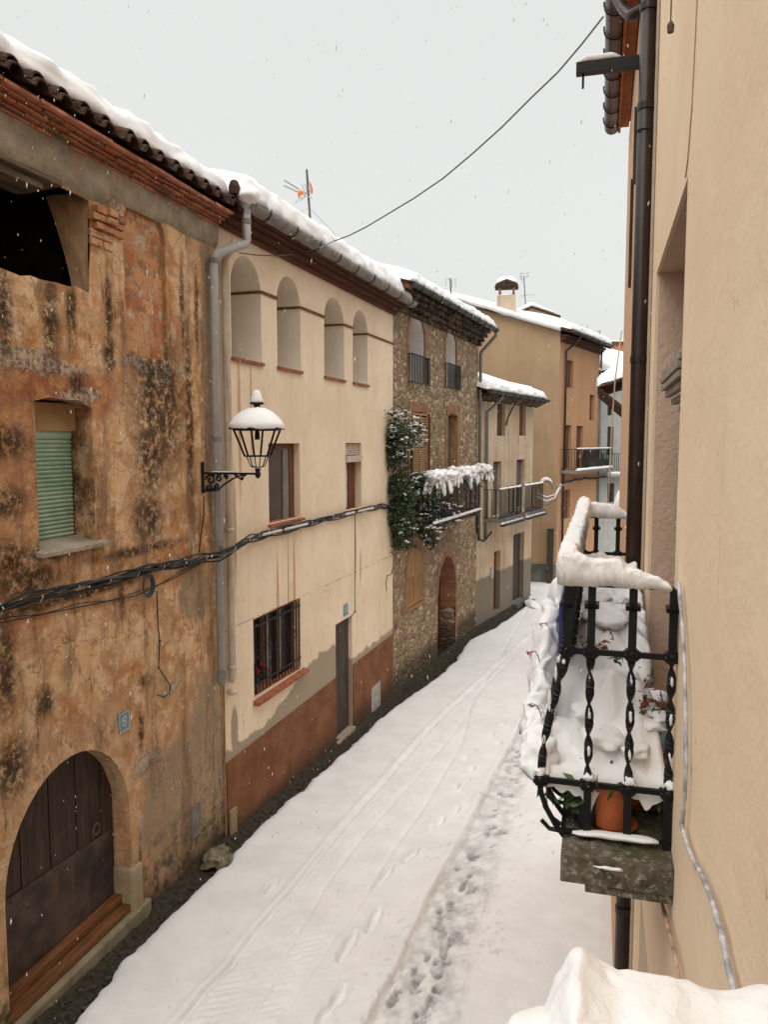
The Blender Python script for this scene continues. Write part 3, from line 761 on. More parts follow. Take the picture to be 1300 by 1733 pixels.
# arched door
dm = MB(); n = 9; yd = .20; du0, du1 = 2.97, 4.68
for k in range(n):
    a = du0+(du1-du0)*k/n; b = du0+(du1-du0)*(k+1)/n-.008
    c = (2.93+4.70)/2; h = lambda u: 1.38+.98*math.sqrt(max(0.02, 1-((u-c)/.885)**2))
    dm.prism([(a, .45), (b, .45), (b, h(b)+.03), (a, h(a)+.03)], yd+.006*(k%2), yd+.05)
do = dm.build('plank_door', M_WOOD, H1, bevel=.002)
pl = MB(); pl.prism([(du0+.02,.50),(du1-.05,.50),(du1-.05,1.22),(du0+.02,1.30)], yd-.012, yd-.001); kp = pl.build('metal_kick_plate', simple('dull_dark_sheet', (.055,.038,.029), .75, .25, .6, 2.2, .6, .006, streak=(.10,.055,.03)), do)
for k in range(12): m_ = MB(); m_.bend((du0+.08+k*.14, yd-.013, 1.24 if k < 6 else 1.19), .008, 1); m_.build('rivet', M_IRON, kp)
ru, rz = P1(163, 1403, yd-.03); kr = MB()
kr.tube([(ru+.055*math.cos(a), yd-.03, rz+.055*math.sin(a)) for a in [i*math.pi/8 for i in range(17)]], .008, 6); kr.bend((ru, yd-.02, rz+.055), .016, 1); kr.build('ring_handle', simple('rusty_iron', (.10,.06,.04), .7, .3, .3, 20, 0), do, smooth=True)
th = MB(); th.box(2.94, 4.69, .10, .26, .40, .49); th.box(2.90, 4.72, .0, .14, .315, .395); th.build('wooden_threshold', M_WOODO, H1, bevel=.008)
MB().box(2.7, 4.95, -.07, .24, .02, .312).build('stone_doorstep', mk_plaster('worn_step_stone', (.17,.14,.09), (.25,.21,.14), (.08,.07,.04), sc=3), H1, bevel=.02)
js = MB(); js.box(4.66, 4.86, -.035, .25, .25, .78); js.build('jamb_stone', mk_plaster('jamb_stone', (.24,.18,.11), (.33,.26,.17), (.10,.09,.05), sc=3), H1, bevel=.03)
# little metal cover
u0, z1 = P1(321, 1370); u1, z0 = P1(338, 1412)
mc = MB(); mc.box(u0, u1, -.014, .01, z0+.02, z1); mc.box(u0+.02, u1-.02, -.02, -.0145, z0+.04, z1-.02); mc.build('meter_cover', simple('grey_brown_metal', (.14,.115,.10), .6, .4, .3, 9, .2), H1, bevel=.003)

# ================================================================== HOUSE 2: cream house
P2 = F2.pix
H2 = empty('cream_house', F2.mat(0, 0, 0), 'cream plastered house with four blind arches, brown plinth and grey gutter', 'house')
L2 = F2.L
AR = [(.35, 1.20), (1.70, 2.53), (3.49, 4.41), (4.86, 5.68)]
hol = [archp(a, b, 6.40, 7.76, .42, 16) for a, b in AR]
HW = [rect(1.37, 2.46, 4.12, 5.28), rect(4.47, 5.31, 4.05, 5.28), [(.83,1.70),(2.42,1.68),(2.43,2.84),(.83,2.83)], rect(3.93, 4.76, -.08, 2.06)]
ZE2 = 8.30
wb = MB(); wall_front(wb, [(.01,-.6),(L2,-.6),(L2,ZE2),(.01,ZE2)], hol+HW, 0, [.62]*4+[.15,.15,.14,.09]); hbody(wb, .01, L2, -.6, ZE2, 7, .30)
wb.build('wall', M_WALL2, H2)
m_nl = mk_plaster('shade_grey_plaster', (.70,.63,.54), (.78,.71,.61), (.52,.44,.35))  # jambs: cream plaster made greyer, the niche shade put into its colour
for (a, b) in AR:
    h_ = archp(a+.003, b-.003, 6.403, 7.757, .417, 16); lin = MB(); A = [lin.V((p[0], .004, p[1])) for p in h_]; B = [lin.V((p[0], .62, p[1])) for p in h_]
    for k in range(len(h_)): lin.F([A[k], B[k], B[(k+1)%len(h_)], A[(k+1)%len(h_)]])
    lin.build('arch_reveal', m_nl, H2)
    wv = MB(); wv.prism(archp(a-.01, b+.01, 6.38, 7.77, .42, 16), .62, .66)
    p = wv.build('arch_back', mk_plaster('niche_shade_plaster', (.22,.185,.155), (.28,.235,.195), (.16,.13,.11)) if a < .5 else bpy.data.materials['niche_shade_plaster'], H2)  # dark grey back: shade inside the niche painted as colour
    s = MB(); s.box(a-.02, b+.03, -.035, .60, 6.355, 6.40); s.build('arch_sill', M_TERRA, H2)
bd = MB()
segs = [(1.20, 1.70), (2.53, 3.49), (4.41, 4.86), (5.68, L2)]; mst = simple('brown_string', (.15,.07,.04), .85, .2, .3, 9, .3, .003)
for a, b in segs:
    bd = MB(); e1 = .61 if b < L2 else 0; bd.prism_u([(-.02,7.355),(0,7.355),(0,7.395),(-.02,7.395)], a-.001, b+.001); sc_ = bd.build('string_course', mst, H2)
    MB().box(a-.019, a+.001, .001, .61, 7.356, 7.394).build('string_return', mst, sc_)
# plinth
pl = MB(); wall_front(pl, [(.012,-.5),(3.90,-.5),(3.90,1.10),(.012,1.08)], [], -.018); pl.box(.012, 3.90, -.018, .0, 1.085, 1.105) if False else None
pl = MB(); pl.prism([(.012,-.5),(3.90,-.5),(3.90,1.10),(.012,1.08)], -.018, -.001); pl.prism([(4.79,-.5),(L2-.01,-.5),(L2-.01,1.10),(4.79,1.10)], -.018, -.001)
pl.build('painted_plinth', M_PLINTH, H2)
# mid window
f = MB(); f.box(1.375, 1.45, .10, .15, 4.12, 5.27); f.box(2.28, 2.455, .10, .15, 4.12, 5.27); f.box(1.45, 2.28, .10, .15, 5.20, 5.27)
wo = f.build('window', M_BROWNW, H2, bevel=.004); MB().box(1.45, 2.28, .125, .14, 4.13, 5.20).build('pane', simple('brown_roller_shade', (.045,.028,.022), .35, .5, .25, 3, .1), wo)
g = MB(); g.box(2.08, 2.27, .112, .124, 4.13, 5.20); g.build('curtain', simple('grey_curtain', (.17,.16,.14), .8, .2, .2, 5, .2), wo)
s = MB(); s.prism_u([(-.06,4.07),(-.06,4.10),(.12,4.135),(.12,4.08)], 1.33, 2.52); s.build('window_sill', M_TERRA, H2)
# small window
f = MB(); f.box(4.475, 4.60, .10, .15, 4.06, 5.27); f.box(4.60, 5.30, .13, .15, 4.06, 5.27)
wo = f.build('window', M_BROWNW, H2, bevel=.004)
MB().box(4.62, 4.84, .115, .128, 4.08, 4.96).build('curtain', simple('white_curtain', (.45,.43,.40), .8, .2, .15, 9, .2), wo)
MB().box(4.85, 5.0, .10, .129, 4.08, 5.0).build('frame', M_RUSTY, wo)
bl = MB()
for k in range(5): bl.box(4.49, 5.29, .055+.004*(k%2), .10, 5.06+k*.042, 5.06+k*.042+.037)
bl.box(4.48, 5.30, -.03, .099, 4.93, 5.045); bl.build('rolled_blind', simple('cream_blind', (.47,.40,.31), .7, .2, .15, 9, .1), wo, bevel=.006)
s = MB(); s.prism_u([(-.06,4.0),(-.06,4.03),(.12,4.06),(.12,4.01)], 4.44, 5.38); s.build('window_sill', M_TERRA, H2)
# barred window
f = MB(); f.box(.84, .90, .11, .16, 1.72, 2.82); f.box(1.28, 1.38, .11, .16, 1.72, 2.82); f.box(1.8, 1.88, .11, .16, 1.72, 2.82); f.box(2.34, 2.42, .11, .16, 1.72, 2.82); f.box(.90, 2.34, .111, .159, 2.75, 2.82)
wo = f.build('window', M_BROWNW, H2, bevel=.004); MB().box(.85, 2.41, .165, .18, 1.7, 2.83).build('pane', M_GLASSD, wo)
cu = MB(); cu.box(1.9, 2.05, .14, .163, 1.75, 2.75); cu.box(1.5, 1.62, .14, .163, 1.75, 2.75); cu.build('curtain', bpy.data.materials['grey_curtain'], wo)
b = MB()
for k in range(15):
    u = .90+k*.105; b.tube([(u, .0, 1.74), (u, .0, 2.80)], .009, 6)
for z in (1.86, 2.70): b.box(.84, 2.42, -.006, .006, z, z+.025)
for k in range(7):
    u = .95+k*.21
    b.tube([(u+.04*math.cos(a), 0, 2.3+.07*math.sin(a)) for a in [i*math.pi/6 for i in range(13)]], .006, 5)
b.build('window_bars', M_IRON, H2)
s = MB(); s.prism_u([(-.09,1.60),(-.09,1.64),(.12,1.72),(.12,1.60)], .80, 2.55); s.build('window_sill', simple('red_sill_tile', (.27,.085,.04), .7, .25, .3, 9, .3), H2)
# potted flowers inside the bars
fl = MB(); rr = random.Random(4)
for k in range(90):
    u = 1.02+rr.gauss(0,.14)+.1; z = 1.95+rr.random()*.16; p = Vector((u, .06+rr.uniform(-.03,.03), z)); fl.bend(p, .014+rr.random()*.012, 1)
f_o = empty('potted_flower', F2.mat(), 'small red flowers on the sill behind the bars of the ground floor window', 'flowers'); fl.bm.free()
for cu_, cz_ in ((1.05,2.02),(1.2,2.08),(1.33,1.99)):
    fl = MB()
    for k in range(9): snow_blob(fl, (cu_+rr.gauss(0,.02), .06+rr.uniform(-.02,.02), cz_+rr.gauss(0,.02)), (.022,.02,.018), .5, sub=1)
    fl.build('blossom', M_RED, f_o)
p_ = MB(); p_.box(.98, 1.42, .02, .10, 1.73, 1.84); p_.build('planter', M_TERRA, f_o, bevel=.01)
lv = MB()
for k in range(160):
    u = 1.08+rr.gauss(0,.17); z = 1.80+rr.random()*.2; p = Vector((u, .06+rr.uniform(-.04,.04), z)); a = rr.random()*6.28
    d = Vector((math.cos(a), .3*math.sin(a), .6*math.sin(a)))*.035; e = Vector((-d.z, .01, d.x))*.5; lv.F([lv.V(p-d), lv.V(p-e), lv.V(p+d), lv.V(p+e)])
lo = lv.build('leaves', M_LEAF, f_o)
# door
dm = MB()
for k in range(5): dm.box(3.935+k*.164, 3.935+k*.164+.160, .07+.003*(k%2), .10, -.06, 2.055)
do = dm.build('plank_door', M_WOODG, H2, bevel=.003); MB().box(3.95, 4.74, .060, .0695, .98, 1.0).build('door_rail', M_WOODG, do)
MB().box(3.90, 4.80, -.06, .09, -.42, -.085).build('stone_doorstep', M_MORTAR, H2, bevel=.02)
u0, z1 = P2(627, 1165); u1, z0 = P2(642, 1205); MB().box(u0, u1, -.028, -.018, z0+.1, z1).build('vent_cover', simple('pale_vent', (.33,.31,.28), .8, .2, .2, 9, .2), H2)
u0, z0 = P2(385, 1425); MB().box(.03, .20, -.05, -.019, z0, z0+.42).build('pipe_outlet_box', bpy.data.materials['jamb_stone'], H2, bevel=.01)
# eave: brown brick soffit, gutter, snow
YG = -.34; ZG = (P2(410, 352, YG)[1]+P2(660, 497, YG)[1])/2; print('ZG', P2(410, 352, YG), P2(660, 497, YG))
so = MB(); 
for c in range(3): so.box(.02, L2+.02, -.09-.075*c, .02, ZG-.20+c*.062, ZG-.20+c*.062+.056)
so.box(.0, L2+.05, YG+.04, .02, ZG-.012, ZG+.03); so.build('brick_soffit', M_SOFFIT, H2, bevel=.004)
gutter(H2, .15, L2+.35, YG, ZG+.095, .10, M_GREYG, 9)
rf = roofslab(H2, 0, L2+.1, YG+.10, ZG+.12, 7.2, .30, M_TILE)
tm = MB(); tiles(tm, .15, L2, YG+.02, ZG+.09, .30, .26, .07, .4, dbl=False, seed=40); tm.build('eave_tile', M_TILE, rf)
roof_snow(-.02, L2+.42, YG+.02, ZG+.15, .36, .30, 7.5, seed=9, endround=.5).build('roof_snow', M_SNOW, H2, smooth=True)
# ridge tile standing at the corner between the roofs
et = MB(); et.lathe((-.02, YG+.06, ZG+.14), [(.06,0),(.07,.09),(.05,.15),(.02,.17)], 10); et.build('end_tile', M_TILE, H2)
# downpipes
q1 = P2(397, 358, YG); 
dp = MB(); xg = .17
hop = [(.125,.12),(.13,.10),(.075,.0),(.052,-.03),(.052,-.10)]
dp.lathe((xg, YG, ZG+.04), hop, 14)
x2 = P2(366, 700, -.09)[0]; zb = P2(366, 1165, -.09)[1]
za = P2(403, 400, YG)[1]; zc_ = P2(362, 440, -.09)[1]
dp.tube([(xg, YG, ZG-.02), (xg, YG, za+.0), (xg-.01, YG+.01, za-.04), (x2+.03, -.11, zc_+.08), (x2, -.09, zc_), (x2, -.09, zb+.12)], [.052,.052,.055,.055,.052,.052], 14)
dpo = dp.build('downpipe', M_GREYP, H2, smooth=True)
m_j = simple('dark_grey_pvc', (.19,.185,.18), .6, .3, .2, 6, .1)
for z in (zc_-.04, ZG-.17, zc_-2.2, zc_-3.5, zb+.12): MB().lathe(((xg, YG, z) if z > zc_+.1 else (x2, -.09, z)), [(.06,0),(.06,.06)], 14).build('pipe_joint', m_j, dpo)
MB().lathe((x2, -.09, zb), [(.03,0),(.058,.05),(.058,.119)], 14).build('pipe_joint', m_j, dpo)
sc_ = MB(); snow_blob(sc_, (xg-.03, YG-.04, ZG+.17), (.15,.14,.12), .2); sc_.build('snow_cap', M_SNOW, dpo, smooth=True)
x3 = P2(385, 700, -.07)[0]; zt3 = P2(380, 440, -.07)[1]; zb3 = P2(388, 1150, -.07)[1]
dp = MB(); dp.tube([(x3+.05, -.2, zt3+.25), (x3, -.07, zt3), (x3, -.07, zb3), (x3+.01, -.05, zb3-.04)], .05, 12)
for z in (4.15, 2.0, zb3+.12): dp.lathe((x3, -.07, z), [(.058,0),(.058,.05)], 12)
dp.build('downpipe', M_CREAMP, H2, smooth=True)
x4 = (x2+x3)/2; dp = MB(); dp.tube([(x4, -.03, zc_-.1), (x4, -.03, .0)], .014, 6); dp.build('copper_pipe', simple('copper', (.25,.12,.06), .5, .4, .3, 9, 0), H2)
vc = MB(); pts = [P2(600, 868)+(), P2(600, 1000), P2(600, 1035), P2(592, 1045)]; vc.tube([(p[0], -.012, p[1]) for p in pts], .006, 6); vc.bend((pts[2][0], -.015, pts[2][1]), .018, 1); vc.build('wall_cable', M_BLACK, H2)
vc = MB(); pts = [P2(664, 960), P2(661, 972), P2(654, 974), P2(652, 985), P2(653, 1000)]; vc.tube([(p[0], -.02, p[1]) for p in pts], .008, 6); vc.build('loose_cable_end', M_BLACK, H2)

# ================================================================== HOUSE 3: stone house
P3 = F3.pix
H3 = empty('stone_house', F3.mat(0, 0, 0), 'rubble stone house with brick-edged arched windows and an overhanging dark eave', 'house')
L3 = F3.L; ZE3 = 8.75
A3 = [(1.02, 2.10, 6.66, 8.20), (3.78, 4.72, 6.70, 8.20)]
hl = [archp(a, b, z0, z1, None, 16) for a, b, z0, z1 in A3]
hm = [archp(1.22, 2.28, 3.52, 6.0, .15, 8), archp(3.98, 4.92, 3.52, 6.05, .12, 8)]
hw = archp(.90, 2.05, 1.48, 2.84, .57, 16)
hd = archp(3.25, 4.85, -.55, 2.28, .95, 18)
wb = MB(); wall_front(wb, [(.0,-.9),(L3,-.9),(L3,ZE3),(.0,ZE3)], [rough(hl[0],.0,9), rough(hl[1],0,9)]+hm+[hw, rough(hd,.0,9)], 0, [.03,.03,.22,.2,.10,.5]); hbody(wb, 0, L3, -.9, ZE3, 7, .30)
wb.build('wall', M_STONE, H3)
for (a, b, z0, z1), h in zip(A3, hl):
    n = len(h); c = (a+b)/2; r = (b-a)/2
    lin = MB(); hb_ = archp(a+.012, b-.012, z0+.01, z1-.012, None, 16)
    A = [lin.V((p[0], .02, p[1])) for p in hb_]; B = [lin.V((p[0], .42, p[1])) for p in hb_]
    for k in range(len(hb_)): j = (k+1)%len(hb_); lin.F([A[k], B[k], B[j], A[j]])
    ring_band(lin, h, hb_, .021, .03) if False else None
    lin.build('arch_reveal', M_WHITEPL, H3)
    br = MB(); o = archp(a-.14, b+.14, z0-.02, z1+.15, None, 16); ring_band(br, o[1:], h[1:], -.012, .031)
    br.prism([o[0], h[0], (h[0][0], z1-r), (o[0][0], z1-r)], -.012, .031)
    br.build('brick_surround', M_BRICKN, H3)
    wn = MB(); wn.prism(archp(a+.01, b-.01, z0, z1-.01, None, 16), .42, .46); wo = wn.build('window', M_BROWNW, H3)
    MB().box(a+.12, c-.05, .40, .419, z0+.1, z1-r).build('pane', M_GLASSD, wo); MB().box(c+.05, b-.12, .40, .419, z0+.1, z1-r).build('pane', M_GLASSD, wo)
    rl = MB(); railing(rl, a-.10, b+.12, z0-.02, z0+.62, -.10, 0, 12, .009); rl.build('window_railing', M_IRON, H3)
def shutter(u0, u1, z0, z1, y, par):
    s = MB(); c = (u0+u1)/2; louvres(s, u0, c-.006, z0, z1, y, .055, .05); louvres(s, c+.006, u1, z0, z1, y, .055, .05)
    o = s.build('shutter', M_SHUT, par); MB().box(u0+.02, u1-.02, y+.04, y+.06, z0, z1).build('shutter_back', M_WOOD, o); return o
shutter(1.16, 2.24, 3.55, 5.97, -.045, H3)
MB().box(2.25, 2.30, -.09, .05, 3.55, 5.97).build('open_shutter_leaf', M_BROWNW, H3)
MB().box(.98, 2.30, -.02, .0, 6.0, 6.22).build('brick_lintel', M_BRICKN, H3)
br = MB(); ring_band(br, archp(3.78, 5.12, 3.6, 6.28, .12, 8)[1:], archp(3.98, 4.92, 3.6, 6.05, .12, 8)[1:], -.012, .02); br.prism(rect(3.78, 3.98, 3.6, 5.93), -.012, .02); br.build('brick_surround', M_BRICKN, H3)
wn = MB(); wn.box(4.30, 4.90, .19, .23, 3.55, 6.04); wo = wn.build('window', M_WOODG, H3); MB().box(4.42, 4.85, .18, .189, 3.6, 5.95).build('pane', simple('dim_glass', (.10,.10,.105), .55, .2, .2, 4, 0), wo)
s = MB(); s.box(3.985, 4.03, .0, .19, 3.55, 6.0); s.box(4.10, 4.14, .12, .19, 3.55, 6.0); s.build('frame', M_BROWNW, wo)
MB().box(4.16, 4.28, .10, .19, 3.55, 6.0).build('shutter', M_SHUT, wo); MB().box(4.86, 4.93, -.03, .19, 3.55, 5.98).build('shutter', M_SHUT, wo)
# ground floor arched shutter
s = MB(); s.prism([(p[0], p[1]) for p in archp(.91, 2.04, 2.22, 2.83, .565, 16)], -.005, .03); c = 1.475
louvres(s, .91, c-.006, 1.50, 2.22, -.005, .055, .05); louvres(s, c+.006, 2.04, 1.50, 2.22, -.005, .055, .05); so_ = s.build('arched_shutter', M_SHUT, H3); MB().box(.92, 2.03, .035, .06, 1.5, 2.3).build('shutter_back', M_WOOD, so_)
gv = MB(); gv.box(c-.006, c+.006, -.009, -.0055, 2.22, 2.80); gv.build('shutter_joint', M_WOOD, so_)
rb = MB(); ring_band(rb, archp(.80, 2.15, 1.48, 2.94, .62, 16)[1:], hw[1:], -.012, .02); rb.prism(rect(.80,.90,1.48,2.32), -.012, .02); rb.box(.8, 2.15, -.03, .05, 1.39, 1.475); rb.build('brick_surround', M_BRICKN, H3)
# door with brick inner arch
lin = MB(); hb_ = archp(3.262, 4.838, .75, 2.268, .94, 18)
A = [lin.V((p[0], -.006, p[1])) for p in hb_[1:]]; B = [lin.V((p[0], .50, p[1])) for p in hb_[1:]]
for k in range(len(A)-1): lin.F([A[k], B[k], B[k+1], A[k+1]])
lin.build('brick_door_reveal', M_BRICKN, H3)
bk = MB(); ring_band(bk, archp(3.10, 5.00, .2, 2.44, 1.0, 18)[1:], hd[1:], -.010, .03) ; bk.build('brick_door_arch', M_BRICKN, H3)
dd = MB(); dd.prism(archp(3.26, 4.84, -.4, 2.27, .94, 18), .44, .50); do = dd.build('arched_door', M_RUSTY, H3)
MB().box(3.2, 4.9, -.25, .5, -.60, -.42).build('stone_doorstep', M_STONED, H3, bevel=.02)
# eave
YE3 = -.50; 
z3 = (P3(690, 478, YE3)[1]+P3(830, 556, YE3)[1])/2; print('z3', P3(690, 478, YE3), P3(830, 556, YE3))
ev = MB(); rr = random.Random(8)
for c in range(4):
    z = z3-.42+c*.115; u = -.05
    while u < L3+.02:
        w = .22+rr.random()*.2; u2 = min(u+w, L3+.05); ev.box(u, u2-.015, -.08-.095*c+rr.uniform(-.02,.02), .02, z+rr.uniform(0,.01), z+.10); u = u2
ev.build('stone_eave', M_STONED, H3, bevel=.012)
gutter(H3, -.1, L3+.15, YE3, z3+.06, .085, simple('black_gutter', (.05,.047,.042), .6, .3, .3, 6, .2), 11)
rf = roofslab(H3, -.18, L3+.1, YE3+.08, z3+.10, 7.2, .30, M_TILE)
tm = MB(); tiles(tm, 0, L3, YE3+.02, z3+.05, .30, .24, .07, .4, dbl=False, seed=80); tm.build('eave_tile', M_TILE, rf)
roof_snow(-.22, L3+.2, YE3+.02, z3+.10, .27, .30, 7.5, seed=15, endround=.3).build('roof_snow', M_SNOW, H3, smooth=True)
vg = MB(); vg.box(-.19, .06, -.2, 7.0, 0, .06); 
vo = MB(); vo.prism_u([(YE3+.05, z3+.02), (7.0, z3+.02+7.5*.3), (7.0, z3-.06+7.5*.3), (YE3+.05, z3-.06)], -.22, .0); vo.build('verge_board', M_BROWNW, H3)
dp = MB(); u8 = L3-.06; dp.tube([(u8+.15, YE3, z3), (u8+.15, YE3, z3-.12), (u8, -.09, z3-.62), (u8, -.09, z3-.8), (u8, -.09, 2.35)], .05, 10); dp.build('downpipe', simple('grey_metal_pipe', (.15,.155,.16), .5, .4, .2, 6, .1), H3, smooth=True)
# balcony of house 3
bo = MB(); bo.box(.9, 5.05, -.62, .0, 3.34, 3.44); bo.box(.86, 5.09, -.66, -.02, 3.441, 3.465)
b3o = bo.build('balcony', M_STONED, H3, bevel=.008)
rl = MB(); railing(rl, .95, 5.0, 3.47, 4.42, -.60, 0, 34, .009); rl.build('balcony_railing', M_IRON, b3o)
snow_loft([(.88,-.64,3.466),(5.08,-.64,3.466)], .10, .05, seed=2).build('snow', M_SNOW, b3o, smooth=True)

# ================================================================== HOUSE 4: low beige house
P4 = F4.pix
H4 = empty('beige_house', F4.mat(0, 0, 0), 'low beige patched house with two iron balconies and grey foot', 'house')
L4 = F4.L
WU = [(1.72, 2.50, 5.50, 6.52), (3.98, 4.68, 5.52, 6.54)]; WM = [(1.42, 2.18, 2.95, 4.68), (3.76, 4.60, 3.05, 4.70)]; WD = [(1.58, 2.20, -.16, 1.80), (3.50, 4.72, -.22, 2.15)]
ZE4 = 7.0
wb = MB(); wall_front(wb, [(0,-.9),(L4,-.9),(L4,ZE4),(0,ZE4)], [rect(*w) for w in WU+WM+WD], 0, [.12,.12,.14,.14,.15,.15]); hbody(wb, 0, L4, -.9, ZE4, 3.2, .3)
wb.build('wall', M_WALL4, H4)
for i, w in enumerate(WU+WM+WD):
    nm = 'window' if i < 2 else 'balcony_door' if i < 4 else 'door'
    mt = M_WOODG if i != 4 else M_RUSTY
    y = .12 if i < 2 else .14 if i < 4 else .15
    o = MB().box(w[0]-.01, w[1]+.01, y, y+.04, w[2]-.01, w[3]+.01).build(nm, mt, H4)
    fr = MB()
    if i < 4:
        c = (w[0]+w[1])/2
        for a, b in ((w[0]+.04, c-.03), (c+.03, w[1]-.04)): MB().box(a, b, y-.012, y-.001, w[2]+.06, w[3]-.06).build('pane', bpy.data.materials['dim_glass'] if i > 1 else M_BROWNW, o)
MB().box(3.45, 4.8, -.2, .15, -.42, -.225).build('doorstep', M_GREYBASE, H4)
MB().box(1.25, 1.42, -.05, .0, 1.0, 1.35).build('meter_box', M_GREYP, H4)
for (u0, u1, n) in ((.55, 2.62, 18), (3.05, 5.15, 18)):
    bo = MB(); bo.box(u0, u1, -.55, 0, 2.86, 2.95); b4 = bo.build('balcony', M_GREYG, H4)
    rl = MB(); railing(rl, u0+.03, u1-.03, 2.97, 3.86, -.53, 0, n, .009); rl.build('balcony_railing', M_IRON, b4)
    snow_loft([(u0,-.53,3.86),(u1,-.53,3.86)], .07, .05, seed=3).build('snow', M_SNOW, b4, smooth=True)
    snow_loft([(u0,-.6,2.80),(u1,-.6,2.80)], .09, .05, seed=4).build('snow', M_SNOW, b4, smooth=True)
    tr = MB(); tr.box(u0, u1, -.68, -.56, 2.74, 2.80)
    for k in range(14): u = u0+.05+k*(u1-u0-.1)/13; tr.tube([(u, -.58, 2.95), (u+.05, -.66, 2.90), (u, -.67, 2.8)], .008, 5)
    tr.build('planter_rack', M_IRON, b4)
ye = -.42; z4a = P4(830, 660, ye)[1]; z4b = P4(915, 681, ye)[1]; print('z4', P4(830,660,ye), P4(915,681,ye)); z4 = (z4a+z4b)/2
so = MB(); so.prism_u([(-.02,z4-.22),(ye+.03,z4-.05),(ye+.03,z4+.0),(-.02,z4+.0)], 0, L4+.3); so.build('soffit', M_STONED, H4)
gutter(H4, -.1, L4+.4, ye, z4+.05, .08, bpy.data.materials['black_gutter'], 8)
roofslab(H4, -.1, L4+.3, ye+.05, z4+.10, 3.2, .3, M_TILE)
roof_snow(-.15, L4+.45, ye+.02, z4+.08, .27, .30, 3.6, seed=21, endround=.3).build('roof_snow', M_SNOW, H4, smooth=True)
dp = MB(); dp.tube([(1.0, ye, z4), (1.0, ye, z4-.1), (.62, -.07, z4-.55), (.62, -.07, 2.3)], .045, 10); dp.build('downpipe', bpy.data.materials['grey_metal_pipe'], H4, smooth=True)
lc = MB(); pts = [P4(870, 678, -.3), P4(868, 690, -.05), P4(860, 708, -.03), P4(857, 720, -.03)]; lc.tube([(p[0], y, p[1]) for p, y in zip(pts, (-.4,-.05,-.03,-.03))], .022, 6); lc.build('loose_cable_end', M_BLACK, H4)

# ================================================================== HOUSE 5: tall ochre house
H5 = empty('ochre_house', F5S.mat(0, 0, 0), 'tall ochre house with blank side wall and chimney at the bend', 'house')
LS = F5S.L; L5 = F5.L
i5 = F5S.mat().inverted()
def f5(u, y, z): return i5 @ F5.w(u, y, z)
zl = F5S.pix(835, 530); zr = F5S.pix(945, 562)
slope5 = (zl[1]-zr[1])/(zr[0]-zl[0]); zr_ = zr[1]; print('slope5', slope5)
wb = MB(); V = [wb.V(p) for p in ((-2.5,0,-1),(LS,0,-1),(LS,0,zr_),(-2.5,0,zr_+slope5*(LS+2.5)))]; wb.F(V)
wb.build('side_wall', M_WALL5, H5)
MB().box(-2.5, LS-.003, -.02, -.001, -1, .42).build('painted_plinth', M_GREYBASE, H5)
fw = [(.70,1.70,7.50,8.60),(4.15,4.85,6.25,7.38),(.70,1.62,4.2,5.98),(2.35,3.25,4.2,5.98),(.55,1.65,2.15,3.35)]
m5 = F5.mat(); 
wb = MB(); wall_front(wb, [(0,-1),(L5,-1),(L5,9.55),(0,9.55)], [rect(*w) for w in fw], 0, .12)
for q in (((L5,0,-1),(L5,6,-1),(L5,6,11.5),(L5,0,9.55)), ((L5,6,-1),(-3,6,-1),(-3,6,11),(L5,6,11.5))): wb.F([wb.V(p) for p in q])
wo = wb.build('front_wall', M_WALL5B, H5); wo.matrix_basis = i5 @ m5
pp = [MB().box(w[0]-.01, w[1]+.01, .12, .16, w[2]-.01, w[3]+.01).build('window', M_BROWNW, H5, bevel=.003) for w in fw]
for o, w in zip(pp, fw):
    o.matrix_basis = i5 @ m5
    c = (w[0]+w[1])/2
    q = MB().box(w[0]+.08, c-.03, .105, .119, w[2]+.08, w[3]-.08).build('shutter_leaf', M_SHUT if w[3] > 8 else M_WOODG, o)
bo = MB(); bo.box(.3, L5-.15, -.7, 0, 4.05, 4.15); b = bo.build('balcony', M_GREYG, H5); b.matrix_basis = i5 @ m5
rl = MB(); railing(rl, .33, L5-.2, 4.2, 5.02, -.68, 0, 26, .009); rl.build('balcony_railing', M_IRON, b)
snow_loft([(.3,-.68,4.16),(L5-.15,-.68,4.16)], .14, .09, seed=5).build('snow', M_SNOW, b, smooth=True)
snow_loft([(.3,-.68,5.02),(L5-.15,-.68,5.02)], .07, .045, seed=6).build('snow', M_SNOW, b, smooth=True)
bx = MB(); bx.box(2.2, L5-.5, -.6, -.35, 4.2, 4.55); bx.box(3.0, 4.6, -.3, -.1, 4.2, 4.95); bx.build('planter_box', M_WOODG, b)
# roof, following the slope of the blank side
rf = MB(); e0 = F5.w(-.05, -.45, 9.62); e1 = F5.w(L5+.1, -.45, 9.55); bk0 = F5S.w(-2.6, -.15, zr_+slope5*(LS+2.6)); bk1 = F5.w(L5+.1, 6.5, 9.6+7*.3)
q = [i5 @ Vector(p) for p in (e0, e1, bk1, bk0)]; a = [rf.V(p) for p in q]; bq = [rf.V(p-Vector((0,0,.1))) for p in q]; rf.F(a); rf.F(bq[::-1])
for k in range(4): rf.F([a[k], bq[k], bq[(k+1)%4], a[(k+1)%4]])
rf.build('roof', M_TILE, H5)
r5 = roof_snow(-.1, L5+.25, -.47, 9.64, .30, slope5, 6.5, seed=31, endround=.3).build('roof_snow', M_SNOW, H5, smooth=True); r5.matrix_basis = i5 @ m5
g5 = gutter(H5, 0, L5+.2, -.5, 9.60, .08, bpy.data.materials['black_gutter'], 6); 
for o in [g5]: o.matrix_basis = i5 @ m5
ws = [i5 @ F5S.w(u, -.02, zr_+slope5*(LS-u)+.02) for u in [LS+.0-k*.35 for k in range(22)]]
snow_loft(ws, .5, .24, seed=8, step=.1, fs=3, amp=.03).build('verge_snow', M_SNOW, H5, smooth=True)
